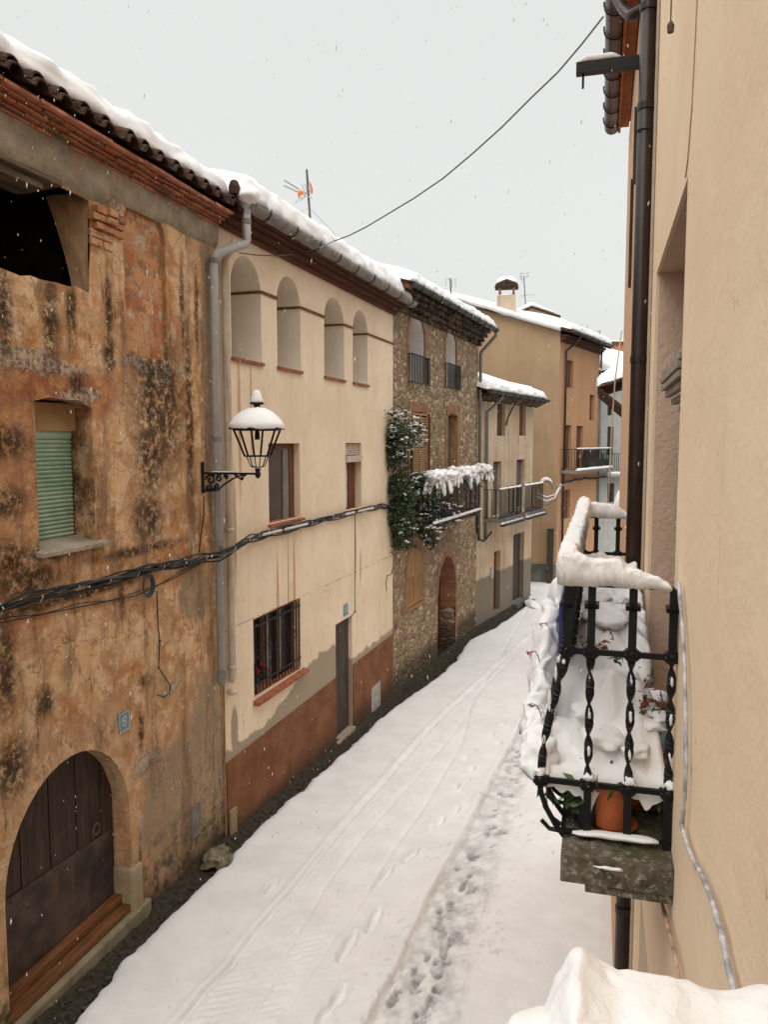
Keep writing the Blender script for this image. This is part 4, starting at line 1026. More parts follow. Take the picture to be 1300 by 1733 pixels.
tr = MB(); tr.prism([(LS-.01, zr_-.3), (LS+.35, zr_-.12), (LS+.35, zr_-.02), (LS-.01, zr_-.02)], .3, 2.2); 
cs = MB()
for c in range(3):
    cs.box(0, L5, -.08-.1*c, 0, 9.22+c*.09, 9.22+c*.09+.08)
co = cs.build('cornice', M_SOFFIT, H5); co.matrix_basis = i5 @ m5
dp = MB(); dp.tube([(1.0, -.5, 9.5), (.9, -.3, 9.2), (.55, -.08, 8.9), (.5, -.08, 1.0)], .045, 8); d = dp.build('downpipe', M_BROWNP, H5, smooth=True); d.matrix_basis = i5 @ m5
dp = MB(); dp.tube([(L5-.05, -.08, 9.3), (L5-.05, -.08, -.5)], .05, 8); d = dp.build('downpipe', bpy.data.materials['grey_metal_pipe'], H5, smooth=True); d.matrix_basis = i5 @ m5
# chimney
cu, cz = F5S.pix(857, 503, .3); ch = MB(); ch.box(cu-.35, cu+.38, .1, .8, cz-1.6, cz+.05); co = ch.build('chimney', M_WALL4, H5)
t = MB(); 
for (x, y) in ((-.30,.14),(.24,.14),(-.30,.66),(.24,.66)): t.box(cu+x, cu+x+.1, y, y+.1, cz+.13, cz+.38)
t.build('chimney_post', M_BRICKN, co)
t = MB(); t.prism([(cu-.45,cz+.381),(cu+.48,cz+.381),(cu+.42,cz+.50),(cu+.015,cz+.66),(cu-.39,cz+.50)], .02, .88); t.build('chimney_cap', M_TILE, co)
s = MB(); snow_blob(s, (cu+.02, .45, cz+.58), (.42,.42,.26), .15, flat=.3); snow_blob(s, (cu, .45, cz+.07), (.36,.36,.07), .1, flat=.3); s.build('snow', M_SNOW, co, smooth=True)
# small dormer gable behind
du, dz = F5S.pix(895, 532, 2.2); dg = MB(); dg.prism([(du-.6,dz-.9),(du+1.1,dz-.9),(du+1.1,dz-.12),(du+.12,dz+.22),(du-.6,dz-.05)], 2.0, 4.0); dgo = dg.build('dormer', M_WALL5, H5)
t = MB(); t.prism([(du+.12,dz+.29),(du-.75,dz-.06),(du-.75,dz-.12),(du+.12,dz+.22),(du+1.3,dz-.2),(du+1.3,dz-.12)], 1.9, 4.0); t.build('roof', M_TILE, dgo)
s = MB(); s.prism([(du+.12,dz+.48),(du-.7,dz+.12),(du-.74,dz-.05),(du+.12,dz+.295),(du+1.1,dz-.06),(du+1.05,dz+.05)], 1.95, 4.0); s.build('snow', M_SNOW, dgo, bevel=.05, smooth=True)

# ================================================================== far houses
F6 = Frame((9.85, 36.2), (14.2, 37.6)); P6 = F6.pix
H6 = empty('grey_house', F6.mat(), 'narrow grey-white house with small balcony past the ochre house', 'house'); L6 = F6.L
w6 = []
for (a, b, c, d) in ((1029,1037,688,703),(1029,1038,722,770),(1029,1040,818,850)):
    u0, z1 = P6(a, c); u1, z0 = P6(b, d); w6.append(rect(u0, u1, z0, z1))
wb = MB(); wall_front(wb, [(-.2,-1),(L6,-1),(L6,8.4),(-.2,8.4)], w6, 0, .12); hbody(wb, -.2, L6, -1, 8.4, 6, .25); wb.build('wall', M_WALL6, H6)
for w in w6: MB().box(w[0][0]-.01, w[1][0]+.01, .12, .16, w[0][1]-.01, w[2][1]+.01).build('window', M_WOODG, H6)
roofslab(H6, -.25, L6, -.3, 8.45, 6, .25, M_TILE); roof_snow(-.25, L6, -.32, 8.5, .3, .25, 6.4, seed=44).build('roof_snow', M_SNOW, H6, smooth=True)
u0, z0 = P6(1027, 803, -.5); u1, _ = P6(1060, 803, -.5); bo = MB(); bo.box(u0, u0+1.8, -.6, 0, z0-.1, z0); b = bo.build('balcony', M_WALL6, H6)
rl = MB(); railing(rl, u0+.03, u0+1.77, z0+.02, z0+.95, -.57, 0, 16, .009); rl.build('balcony_railing', M_IRON, b); snow_loft([(u0,-.55,z0),(u0+1.8,-.55,z0)], .16, .12, seed=6).build('snow', M_SNOW, b, smooth=True)
H7 = empty('salmon_house', Frame((9.5, 44), (17, 44)).mat(), 'salmon coloured house rising behind the far roofs', 'house')
zt = at(1030, 582, 44).z; b = MB(); b.box(0, 8, 0, 6, -.5, zt); b.build('wall', M_PINK, H7); MB().box(-.1, 8.1, -.12, 6, zt+.001, zt+.10).build('parapet', M_TERRA, H7); snow_loft([(0,-.02,zt+.1),(8,-.02,zt+.1)], .3, .09, seed=5, step=.1).build('snow', M_SNOW, H7, smooth=True)
# ================================================================== RIGHT: peach house with balcony
def pixu(px, py, u):
    """photo pixel -> (y, z) in the plane across the facade at distance u"""
    d = ray(px, py); C = Vector((0, 0, CAMZ))-FR.o
    t = (u-C.dot(FR.ex))/d.dot(FR.ex); P = C+d*t
    return (P.dot(FR.ey), P.z)
def PR(px, py, y=0): return FR.pix(px, py, y)
HR = empty('peach_house', FR.mat(), 'tall smooth peach plastered house beside the camera with a snow laden iron balcony', 'house')
UE = uR(6.45); UN = uR(-2.9); O0, O1 = 15.20, 17.17; ZS = 3.46; ZT = 6.42
wb = MB(); wall_front(wb, [(UE,-1),(UN,-1),(UN,11.5),(UE,11.5)], [rect(O0, O1, ZS+.02, ZT), rect(18.6, 19.2, ZS+.02, 5.9) if False else rect(15.5, 16.6, -.3, 2.3)], 0, [.02,.2])
hbody(wb, UE, UN, -1, 11.5, 7, .2); wb.build('wall', M_WALLR, HR)
lin = MB(); h = rect(O0+.002, O1-.002, ZS+.01, ZT-.002); A = [lin.V((p[0], .0205, p[1])) for p in h]; B = [lin.V((p[0], .62, p[1])) for p in h]
for k in (0,1,2,3): j = (k+1)%4; lin.F([A[k], B[k], B[j], A[j]])
lin.build('door_reveal', M_JAMBR, HR)
dm = MB(); dm.box(O0, O1, .60, .64, ZS, ZT); do = dm.build('balcony_door', M_WOOD, HR); MB().box(O0+.2, O1-.2, .585, .599, ZS+.7, ZT-.2).build('pane', M_GLASSD, do)
MB().box(15.4, 16.7, .2, .26, -.4, 2.35).build('door', M_WOODG, HR)
roofslab(HR, UE-.2, UN, -.4, 11.55, 7, .2, M_TILE); roof_snow(UE-.2, UN, -.4, 11.6, .25, .2, 7, seed=60, du=.2).build('roof_snow', M_SNOW, HR, smooth=True)
# rolled blind seen inside the opening
rb = MB(); cy_, cz_ = pixu(1150, 640, 16.3); print('blind', cy_, cz_)
for k in range(7):
    a = .3+k*.32; rb.box(15.75, 16.85, cy_+.10-.16*math.sin(a)*1.0-.0, cy_+.10-.16*math.sin(a)+.035, cz_-.16+k*.042, cz_-.16+k*.042+.034)
rb.build('rolled_slat_blind', simple('grey_beige_slats', (.30,.25,.19), .7, .25, .25, 9, .2), HR, bevel=.004)
# long painted plaster joint and pull cord
jp = [PR(1183, -30), PR(1179, 60), PR(1173, 180), PR(1166, 270), PR(1162, 300)]
j = MB(); j.tube([(p[0], -.001, p[1]) for p in jp], .0045, 5); j.build('plaster_joint', simple('pink_joint', (.50,.27,.19), .9, .1, .15, 20, .2), HR)
pc = [pixu(1137, -40, 17.0), pixu(1136, 40, 17.0), pixu(1135, 55, 17.0)]
cd = MB(); cd.tube([(17.0, pc[0][0], pc[0][1]+.4), (17.0, pc[1][0], pc[1][1])], .0035, 5); cd.lathe((17.0, pc[1][0], pc[2][1]), [(.014,0),(.016,.03),(.008,.045)], 8)
co = cd.build('pull_cord', simple('brown_tassel', (.12,.07,.05), .7, .2, .2, 20, 0), None, M=FR.mat()); tag(co, 'thin cord with a small brown wooden tassel hanging from above by the peach wall', 'cord')
# downpipe by the corner
UP = uR(6.05); yp = -.068
dp = MB(); dp.tube([(UP, yp, 11.4), (UP, yp, -.2)], .058, 16)
dpo = dp.build('downpipe', M_BROWNP, HR, smooth=True)
for z in (8.45, 5.9, 7.75, 3.3, 1.5): MB().lathe((UP, yp, z), [(.064,0),(.064,.05)], 16).build('pipe_collar', M_BROWNP, dpo)
jn = MB(); jn.tube([(UP-.07, yp, 7.6), (UP-.02, yp-.065, 7.6), (UP+.05, yp-.05, 7.6), (UP+.07, 0, 7.6)], .006, 5)
jn.build('pipe_clamp', M_IRON, dpo)
# conduit beside it and cable hanging
c2 = MB(); c2.tube([(UP+.28, -.012, 11), (UP+.28, -.012, 0)], .011, 6); c2.build('conduit', simple('cream_conduit', (.42,.35,.26), .6, .3, .1, 9, 0), HR)
# small conduit low by the balcony, snowy hose along the wall
hp = [(1150,985),(1154,1040),(1159,1120),(1161,1200),(1162,1290),(1159,1350),(1155,1395),(1166,1440),(1188,1480),(1208,1530),(1222,1580),(1234,1640),(1248,1692),(1262,1760)]
hpt = []
for a in hp: p = PR(a[0], a[1], -.02); hpt.append((p[0], -.02, p[1]))
q = []
for a, b in zip(hpt, hpt[1:]):
    for k in range(6): v = Vector(a).lerp(Vector(b), k/6); q.append(v+Vector((0, 0, 0))+Vector((noise.noise(v*6), 0, noise.noise(v*7+Vector((3,0,0)))))*.008)
hz = MB(); hz.tube(q, [.0075+.002*noise.noise(Vector(v)*25) for v in q], 8); ho = hz.build('wall_hose', M_HOSE, None, smooth=True, M=FR.mat()); tag(ho, 'grey hose crusted with ice hanging down the peach wall from the balcony rail', 'hose')
lp = [PR(1128, 1518), PR(1142, 1570), PR(1156, 1620), PR(1166, 1668)]
l = MB(); l.tube([(p[0], -.025, p[1]) for p in lp], [.006,.011,.008,.005], 7); l.build('drip_stain_pipe', simple('pinkish_pipe', (.42,.27,.21), .8, .2, .4, 14, .4), HR, smooth=True)

# balcony ------------------------------------------------------------
UB = 17.42; UF = 14.30; YO = pixu(958, 988, UB)[0]; print('YO', YO)
zt = pixu(1100, 992, UB)[1]; zc = pixu(1066, 1028, UB)[1]; zm = pixu(1100, 1110, UB)[1]; zl = pixu(1066, 1335, UB)[1]; zf = pixu(1060, 1428, UB)[1]
print('rail z', zt, zc, zm, zl, zf)
ys = [pixu(x, 1250, UB)[0] for x in (997, 1066, 1134)]; print('ys', ys)
ZSL = zf
sb = MB(); sb.box(UF-.1, UB+.16, YO+.008, .0, ZSL-.122, ZSL); sb.box(UF, UB+.15, YO+.11, .0, ZSL-.160, ZSL-.1225)
bal = sb.build('balcony', M_SLAB, HR, bevel=.006)
def twisted(mb, p0, p1, w=.036, t=.013, turns=2.0, seg=28, ph=0):
    p0 = Vector(p0); p1 = Vector(p1); rings = []
    for i in range(seg+1):
        f = i/seg; a = ph+f*turns*2*math.pi; c = p0.lerp(p1, f); k = 1
        ring = []
        for sx_, sy_ in ((1,1),(-1,1),(-1,-1),(1,-1)):
            x = sx_*w/2; y = sy_*t/2; ring.append(mb.V(c+Vector((x*math.cos(a)-y*math.sin(a), x*math.sin(a)+y*math.cos(a), 0))))
        rings.append(ring)
    for a, b in zip(rings, rings[1:]):
        for k in range(4): mb.F([a[k], a[(k+1)%4], b[(k+1)%4], b[k]])
    mb.F(rings[0][::-1]); mb.F(rings[-1])
def boss(mb, u, y, z):
    for a in range(6):
        t = a*math.pi/3; mb.bend((u+.026*math.cos(t), y+.026*math.sin(t), z+.006*math.cos(3*t)), .015, 1)
    mb.box(u-.024, u+.024, y-.024, y+.024, z-.022, z+.022)
def baluster(u, y, belly=0, side=False):
    m = MB(); s = .0165
    m.box(u-s, u+s, y-s, y+s, zm+.02, zt-.01)
    m.prism([(u-.018,zc-.012),(u+.018,zc-.012),(u+.044,zc+.012),(u-.044,zc+.012)], y-.03, y+.03)
    boss(m, u, y, zm)
    if belly == 0:
        twisted(m, (u, y, zm-.02), (u, y, zl+.02), ph=u*7+y*3); boss(m, u, y, zl); m.box(u-s, u+s, y-s, y+s, ZSL, zl-.02)
    else:
        # pot-bellied bar: out over the street, then back in to the slab
        P = []; 
        for i in range(29):
            f = i/28; z = zm-.02+(zl-zm+.02)*f; P.append((u, y-belly*math.sin(f*math.pi/2)**1.1, z))
        rings = []
        for i, c in enumerate(P):
            a = 1.3+u*5+i/28*4*math.pi; ring = []
            for sx_, sy_ in ((1,1),(-1,1),(-1,-1),(1,-1)):
                x = sx_*.018; q = sy_*.0065; ring.append(m.V((c[0]+x*math.cos(a)-q*math.sin(a), c[1]+x*math.sin(a)+q*math.cos(a), c[2])))
            rings.append(ring)
        for a, b in zip(rings, rings[1:]):
            for k in range(4): m.F([a[k], a[(k+1)%4], b[(k+1)%4], b[k]])
        m.F(rings[0]); m.F(rings[-1][::-1]); boss(m, u, y-belly, zl)
        pp = [(u, y-belly-.01, zl), (u, y-belly, zl-.06), (u, y-belly*.75, zl-.13), (u, y-belly*.35, zl-.20), (u, y-.0, zl-.245), (u, y+.02, ZSL+.005)]
        m.tube(pp, .0125, 8)
    return m.build('baluster', M_IRON, bal)
BEL = abs(pixu(912, 1300, UB)[0]-YO); print('belly', BEL)
for y in ys: baluster(UB, y)
baluster(UB-.0, YO+.012, BEL)
nS = 17
for k in range(1, nS+1):
    baluster(UB-k*(UB-UF)/nS, YO+.012, BEL)
for y in ys: baluster(UF, y)
r = MB()
r.box(UF-.02, UB+.02, YO-.012, YO+.036, zt-.012, zt); r.box(UB-.022, UB+.022, YO+.037, -.02, zt-.011, zt-.001); r.box(UF-.022, UF+.022, YO+.037, -.02, zt-.011, zt-.001)
r.build('handrail', M_IRON, bal)
r = MB()
for z, o in ((zm, 0), (zl, BEL)):
    r.box(UF, UB, YO-o+.004, YO-o+.02, z-.012, z+.012)
    for u in (UF, UB): r.box(u-.008, u+.008, YO-o+.021, .0, z-.0125, z+.0115)
r.box(UF, UB, YO, YO+.016, ZSL+.02, ZSL+.036); r.box(UB-.008, UB+.008, YO, -.0, ZSL+.02, ZSL+.035)
for u in (UB-.02, UB-.3):
    r.tube([(u, YO-.0, ZSL+.04), (u, YO-.045, ZSL+.07), (u, YO-.075, ZSL+.12)], .010, 6); r.tube([(u, YO+.02, ZSL+.01), (u, YO-.05, ZSL+.015), (u, YO-.085, ZSL+.05)], .010, 6)
r.build('cross_rail', M_IRON, bal)
# snow on the handrails
zs = zt-.004
snow_loft([(UF-.05, YO+.012, zs), (UB+.05, YO+.005, zs)], lambda f: .10-.02*f, hprof([(0,.155),(.05,.16),(.12,.135),(.5,.12),(.8,.125),(1,.14)]), seed=1, step=.012, amp=.009, fs=15, droop=.002, n=21, ex=.30, tl=.02, hf=.8).build('street_side_snow', M_SNOWN, bal, smooth=True)
snow_loft([(UB+.0, YO-.03, zs), (UB+.0, YO+.16, zs), (UB-.0, YO+.30, zs-.004), (UB, YO+.43, zs-.004)], lambda f: .10-.02*f, hprof([(0,.135),(.1,.145),(.16,.14),(.28,.118),(.42,.105),(.55,.100),(.60,.078),(.72,.068),(.80,.052),(.88,.045),(.93,.028),(1,.016)]), seed=5, step=.006, amp=.009, fs=15, droop=.003, n=23, ex=.30, tl=.015, hf=.8).build('near_rail_snow', M_SNOWN, bal, smooth=True)
snow_loft([(UF, YO-.03, zs), (UF, -.06, zs)], .10, hprof([(0,.15),(.1,.16),(.2,.125),(.45,.115),(.65,.10),(.8,.06),(1,.01)]), seed=8, step=.010, amp=.009, fs=15, droop=.002, n=19, ex=.32, tl=.02, hf=.8).build('far_rail_snow', M_SNOWN, bal, smooth=True)
snow_loft([(UB+.02, ys[0]-.06, ZSL+.03), (UB+.02, ys[2]-.03, ZSL+.03)], .05, .018, seed=3, amp=.006).build('slab_snow', M_SNOWN, bal, smooth=True)
def cap(c, r, amp=.3, sub=3, nm='snow_cap'): s = MB(); snow_blob(s, c, r, amp, sub=sub); s.build(nm, M_SNOWN, bal, smooth=True)
cap((UB+.157, ys[0]+.1, ZSL-.035), (.012,.06,.008), .4)
for y in ys+[YO-BEL]: cap((UB, y+.005, zl+.03), (.024,.024,.026), .6)
# snow frozen to the street side of each bar
rr = random.Random(2)
for k in range(46):
    i = rr.randrange(0, nS+1); u = UB-i*(UB-UF)/nS; f = rr.random(); z = zm+(zl-zm)*f
    cap((u+.010, YO-BEL*math.sin(f*math.pi/2)**1.1+rr.uniform(-.008,.010), z), (.007,.008,rr.uniform(.012,.04)), .5, 2)
for y in ys:
    for k in range(3):
        f = (k+.6)/3.5; cap((UB+.006, y+.002, zm+(zl-zm)*f), (.0045,.007,.026), .5, 2)

# deep snow over the planters: uneven mound with steep sides
def hmound(u, y):
    d = UB-u                       # distance from the near end
    t = min(1, max(0, d/.40)); top = zl+.03+.23*math.sin(t*math.pi/2)+.30*(1-math.exp(-max(0, d-.15)/.8))
    v = (y-(YO-BEL))/(0-(YO-BEL))   # 0 street, 1 wall
    top -= .20*max(0, v-.66)**1.2*2.4*(0 if d < .06 else min(1, (d-.06)/.2) if d < 1.4 else .4)
    top -= .05*(1-min(1, v/.12))
    top += .03*math.sin(u*4.3+1)-.10*math.exp(-((d-.72)/.16)**2)+.05*math.exp(-((d-.42)/.14)**2)+.08*noise.noise(Vector((u*3.1, y*5, 2)))+.045*noise.noise(Vector((u*8, y*10, 5)))+.02*noise.noise(Vector((u*19, y*21, 5)))
    top -= .34*math.exp(-((v-.12)/.17)**2)*math.exp(-(d/1.3)**2)*min(1, .35+d/.25)
    top += .035*noise.noise(Vector((u*6, y*7, 11)))
    # dip between two humps at the near end
    top -= .07*math.exp(-((v-.27)/.09)**2)*math.exp(-(d/.35)**2)
    return top
mb = MB(); NU, NV = 150, 44; G = []; u0, u1 = UF+.1, UB-.035; y0, y1 = YO-BEL*.92, -.015
for i in range(NU+1):
    row = []; fi = i/NU
    for j in range(NV+1):
        fj = j/NV; u = u0+(u1-u0)*fi; y = y0+(y1-y0)*fj
        a = min(fj, 1-fj)/.07; b = min(fi*3, 1-fi)/.035*1.0
        e = math.sqrt(min(1, max(0, a)))*math.sqrt(min(1, max(0, b)))
        low = zl+.005 if u > UB-.7 else zl-.12
        low += .035*noise.noise(Vector((u*13, y*13, 1)))
        z = low+(max(hmound(u, y), low+.05)-low)*e
        # bulging sides
        if fj < .12: y -= .012*math.sin(min(1, fj/.12)*math.pi)
        p = Vector((u, y, z)); p += Vector((noise.noise(p*11), noise.noise(p*11+Vector((4,0,0))), noise.noise(p*13)))*.012
        row.append(mb.V(p))
    G.append(row)
for i in range(NU):
    for j in range(NV): mb.F([G[i][j], G[i+1][j], G[i+1][j+1], G[i][j+1]])
bot = [[mb.V((v.co.x, v.co.y, zl-.03 if v.co.x > UB-.7 else zl-.15)) for v in (r_[0], r_[-1])] for r_ in G]
for i in range(NU):
    mb.F([G[i][0], bot[i][0], bot[i+1][0], G[i+1][0]]); mb.F([G[i][-1], G[i+1][-1], bot[i+1][1], bot[i][1]]); mb.F([bot[i][0], bot[i][1], bot[i+1][1], bot[i+1][0]])
# ragged near face hanging over the lower rail
lo = []
for j, v in enumerate(G[-1]):
    f = j/NV; dip = .025+.05*abs(noise.noise(Vector((f*9, 1, 1))))*2+.10*math.exp(-((f-.40)/.07)**2)+.06*math.exp(-((f-.85)/.10)**2)+.03*math.exp(-((f-.2)/.1)**2)
    lo.append(mb.V((v.co.x-.002, v.co.y, zl-dip)))
for j in range(NV): mb.F([G[-1][j], G[-1][j+1], lo[j+1], lo[j]])
rr = random.Random(8)
for k in range(16):
    u = UB-.10-rr.random()**1.3*1.6; y = YO+.08+rr.random()*.36; r_ = rr.uniform(.045,.09); snow_blob(mb, (u, y, hmound(u, y)-r_*.15), (r_*1.5, r_*1.15, r_*.5), .35, sub=3)
o = mb.build('snow_mound', M_SNOWN, None, smooth=True, M=FR.mat()); tag(o, 'deep white snow piled over the planters inside the iron balcony', 'snow')

o = snow_loft([(UF+.1, YO-.08, zl-.02), (UB-1.2, YO-.12, zl-.02), (UB-.55, YO-.155, zl-.03), (UB-.02, YO-BEL*.9, zl-.015)], lambda f: .18-.05*f, lambda f: (.60-.14*f)*(1-.66*max(0, min(1, (f-.70)/.14)))*(1+.09*math.sin(f*31)), seed=31, step=.012, amp=.040, fs=7, n=27, hf=.55, ex=.75).build('snow_drape', M_SNOWN, None, smooth=True, M=FR.mat()); tag(o, 'snow bulging out over the street through the bars of the street side railing', 'snow')
def leafset(mb, c, n, r, size, rr, up=0):
    for _ in range(n):
        p = Vector(c)+Vector((rr.gauss(0,1)*r[0], rr.gauss(0,1)*r[1], rr.gauss(0,1)*r[2]))
        a = Vector((rr.gauss(0,1), rr.gauss(0,1), rr.gauss(0,.7)-up)).normalized(); b = a.cross(Vector((rr.gauss(0,1), rr.gauss(0,1), rr.gauss(0,1)))).normalized()
        s = size*rr.uniform(.6, 1.3); n_ = a.cross(b)*s*.12
        mb.F([mb.V(p-a*s), mb.V(p-b*s*.42+n_), mb.V(p+a*s), mb.V(p+b*s*.42+n_)])
def potted(name, label, u, y, z, r, h, mat, saucer=True, leaves=None, M=FR.mat()):
    e = empty(name, M @ Matrix.Translation((u, y, z)), label, 'flower pot')
    m = MB(); m.lathe((0,0,.012), [(r*.72,0),(r*.95,h*.8),(r*1.06,h*.8),(r*1.08,h),(r*.95,h),(r*.9,h*.85)], 26); m.build('pot', mat, e, smooth=False, bevel=0)
    if saucer: m = MB(); m.lathe((0,0,-.006), [(r*.85,0),(r*1.12,.022),(r*1.14,.026),(r*1.08,.024),(r*.8,.01)], 26); m.build('saucer', mat, e)
    rr = random.Random(int(u*100)); m = MB(); leafset(m, (0,0,h+.02), leaves or 26, (r*.7,r*.7,.03), .035, rr); m.build('leaves', M_LEAFB, e)
    return e
y_, _ = pixu(1033, 1400, UB-.16); potted('flower_pot', 'terracotta flower pot on a saucer under the snow at the near end of the balcony', UB-.13, y_, ZSL+.012, .105, .22, M_POT)
y_, _ = pixu(1080, 1390, UB-.36); potted('flower_pot', 'second terracotta pot behind the front one, closer to the house wall', UB-.40, y_+.01, ZSL+.012, .10, .24, M_POT)
y_, _ = pixu(975, 1390, UB-.15); potted('flower_pot', 'small dark pot in the street side corner of the balcony behind the bars', UB-.12, YO+.12, ZSL+.012, .065, .19, simple('black_plastic', (.02,.02,.02), .5, .4, .3, 9, 0))
# pale blue pot by the wall, brown leaves on it
y_, z_ = pixu(1105, 1235, UB-.35); e = potted('flower_pot', 'pale blue plastic pot dusted with snow against the peach wall', UB-.35, y_+.02, z_-.10, .085, .15, M_BLUEPOT, saucer=False, leaves=8)
m = MB(); snow_blob(m, (0,0,.165), (.07,.075,.035), .5); snow_blob(m, (.06,-.04,.10), (.05,.03,.05), .5); m.build('snow', M_SNOWN, e, smooth=True)
m = MB(); rr = random.Random(9); leafset(m, (0,-.01,.20), 34, (.05,.04,.04), .028, rr); m.build('dry_leaves', M_DRY, e)
# navy planter sliver
m = MB(); m.box(UB-1.35, UB-.55, YO-.052, YO-.03, 4.20, 4.50); o = m.build('planter_box', M_NAVY, None, bevel=.008, M=FR.mat()); tag(o, 'dark blue plastic planter box hanging on the street side of the railing', 'planter')
# loose leaves, stems and red flowers poking out of the snow
def sprig(px, py, u, lab, red=True, n=8, cat='flower'):
    y, z = pixu(px, py, u); m = MB(); rr = random.Random(px)
    leafset(m, (u, y, z), n+4, (.009,.010,.007), .009, rr)
    if red: leafset(m, (u, y+.04, z-.012), 4, (.004,.004,.004), .008, rr)
    o = m.build('red_flower' if red else 'dry_sprig', M_RED if red else M_DRY, None, M=FR.mat()); tag(o, lab, cat)
    s = MB(); s.tube([(u, y, z), (u+.01, y+.03, z+.01), (u+.01, y+.045, z-.02), (u, y+.05, z-.045)], .0025, 5); s.build('stem', M_STEM, o)
sprig(915, 1056, 16.5, 'dark red drooping flower leaning out over the street above the other two')
sprig(896, 1104, 17.2, 'small bright red flower furthest out over the snowy street')
sprig(1021, 1067, 16.9, 'red flower standing up behind the balcony bars', n=10)
sprig(898, 1195, 17.3, 'withered brown sprig on the street side of the balcony snow', red=False, cat='plant')
lf = MB(); rr = random.Random(12)
for (px, py, u, n) in ((975,1355,UB-.1,30),(960,1350,UB-.1,20),(1105,1345,UB-.15,18),(1118,1365,UB-.12,14),(1050,1110,UB-.6,12),(1085,1140,UB-.5,10)):
    y, z = pixu(px, py, u); leafset(lf, (u, y, z), n, (.03,.03,.025), .022, rr)
y, z = pixu(926, 1345, UB-.1)
for (dx, dz, s) in ((0,0,.055),(-.03,.02,.05),(.02,-.01,.03)): leafset(lf, (UB-.1, y+dx, z+dz), 1, (.004,.004,.004), s, rr, up=6)
o = lf.build('balcony_foliage', M_LEAFB, None, M=FR.mat()); tag(o, 'green leaves sticking out from under the balcony snow between the bars', 'plant')
df = MB()
for (px, py, u, n) in ((985,1085,UB-.35,14),(1018,1090,UB-.6,16),(1090,1195,UB-.3,18),(1100,1160,UB-.3,10),(1046,1155,UB-.5,8),(985,1325,UB-.1,6)):
    y, z = pixu(px, py, u); leafset(df, (u, y, z), n, (.022,.022,.018), .016, rr)
o = df.build('withered_foliage', M_DRY, None, M=FR.mat()); tag(o, 'withered brown leaves poking through the snow behind the bars', 'plant')

# the camera's own balcony: thick snow on its rail ----------------------
cl = FR.loc(at(950, 1612, .87)); print('own corner', cl)
ub = cl.x; yb = cl.y; zb_ = cl.z-.115
ob_ = MB(); ob_.box(ub-.05, UN-.3, yb-.02, 0, ZSL-.18, ZSL-.02); own = ob_.build('balcony', M_SLAB, HR, bevel=.006)
r = MB(); r.box(ub-.02, UN-.4, yb-.005, yb+.03, zb_-.012, zb_); r.box(ub-.02, ub+.02, yb+.031, -.005, zb_-.012, zb_-.001); r.build('handrail', M_IRON, own)
r0 = None
for k in range(3):
    m = MB(); m.box(ub-.012, ub+.012, yb+.02+k*.12, yb+.044+k*.12, ZSL-.02, zb_-.0125); m.build('baluster', M_IRON, own)
for k in range(8):
    m = MB(); m.box(ub+.15+k*.16, ub+.174+k*.16, yb, yb+.024, ZSL-.02, zb_-.0125); m.build('baluster', M_IRON, own)
snow_loft([(ub+.02, yb-.025, zb_), (ub+.02, yb+.1, zb_), (ub+.02, .0, zb_+.0)], lambda f: .15, lambda f: .095-.008*f+.024*math.exp(-((f-.10)/.08)**2)+.006*math.sin(f*21), seed=12, step=.005, amp=.006, fs=20, droop=.02, n=35, ex=.42, tl=.05, hf=.6).build('snow', M_SNOWN, own, smooth=True)
snow_loft([(ub-.03, yb-.0, zb_-.01), (ub+.9, yb-.0, zb_-.01)], .13, .075, seed=14, step=.008, amp=.006, fs=20, droop=.02, n=25, ex=.42, hf=.6).build('side_snow', M_SNOWN, own, smooth=True)

# ------------------------------------------------------------------ neighbour house on the right row
uN = uR(9.6)
HN = empty('apricot_house', FR.mat(uN, 0, 0), 'apricot house past the downpipe with orange eave and brown gutter', 'house')
Q = UE-.003-uN
wb = MB(); wb.box(0, Q, -.10, 6, -1, 8.86); wb.build('wall', M_WALLN, HN)
zg = (pixu(1040, 228, uN)[1]); print('zg', zg); yg = pixu(1036, 228, uN)[0]; print('yg', yg)
e = MB(); e.box(-.02, Q, yg+.10, -.101, zg+.08, zg+.14); e.build('eave_soffit', M_EAVEO, HN)
f = MB(); f.box(-.02, Q, yg+.07, yg+.099, zg+.02, zg+.20); f.build('fascia', M_EAVEO, HN)
go = gutter(HN, 0, Q+.05, yg, zg+.085, .085, M_BRGUT, 8)
el = MB(); el.tube([(Q-.15, yg, zg+.0), (Q-.12, yg+.0, zg-.06), (Q-.02, yg+.06, zg-.22), (Q+.15, yp-.12, zg-.36), (Q+.30, yp-.02, zg-.40)], .045, 12); el.build('gutter_elbow', M_BROWNP, HN, smooth=True)
roofslab(HN, -.1, Q, yg+.1, zg+.22, 6, .3, M_TILE); roof_snow(-.1, Q, yg+.06, zg+.2, .25, .3, 6.3, seed=50).build('roof_snow', M_SNOW, HN, smooth=True)
sh = MB()
for (ya, yb2, a, b, t) in ((-.02,-.06,1075,183,310),(-.02,-.07,1066,305,485)):
    z1 = PR(1070, t)[1]
for (px, ytop, ybot, u_) in ((1072, 183, 312, uR(6.75)),(1064, 305, 487, uR(7.3))):
    y, z1 = pixu(px-4, ytop, u_); _, z0 = pixu(px-4, ybot, u_); s = MB(); s.box(u_-uN-.015, u_-uN+.02, -.128, -.101, z0, z1); s.build('shutter_leaf', M_WOODG, HN)
cbp = [at(1042, 640, 9.2), at(1036, 720, 9.1), at(1033, 800, 9.0), at(1030, 850, 9.1), at(1032, 872, 9.2)]
cb_ = MB(); cb_.tube([at(1053, 560, 9.9)]+cbp, .008, 6); o = cb_.build('hanging_cable', bpy.data.materials['cream_conduit'], None); tag(o, 'pale cable hanging free in front of the grey-white house', 'cable')
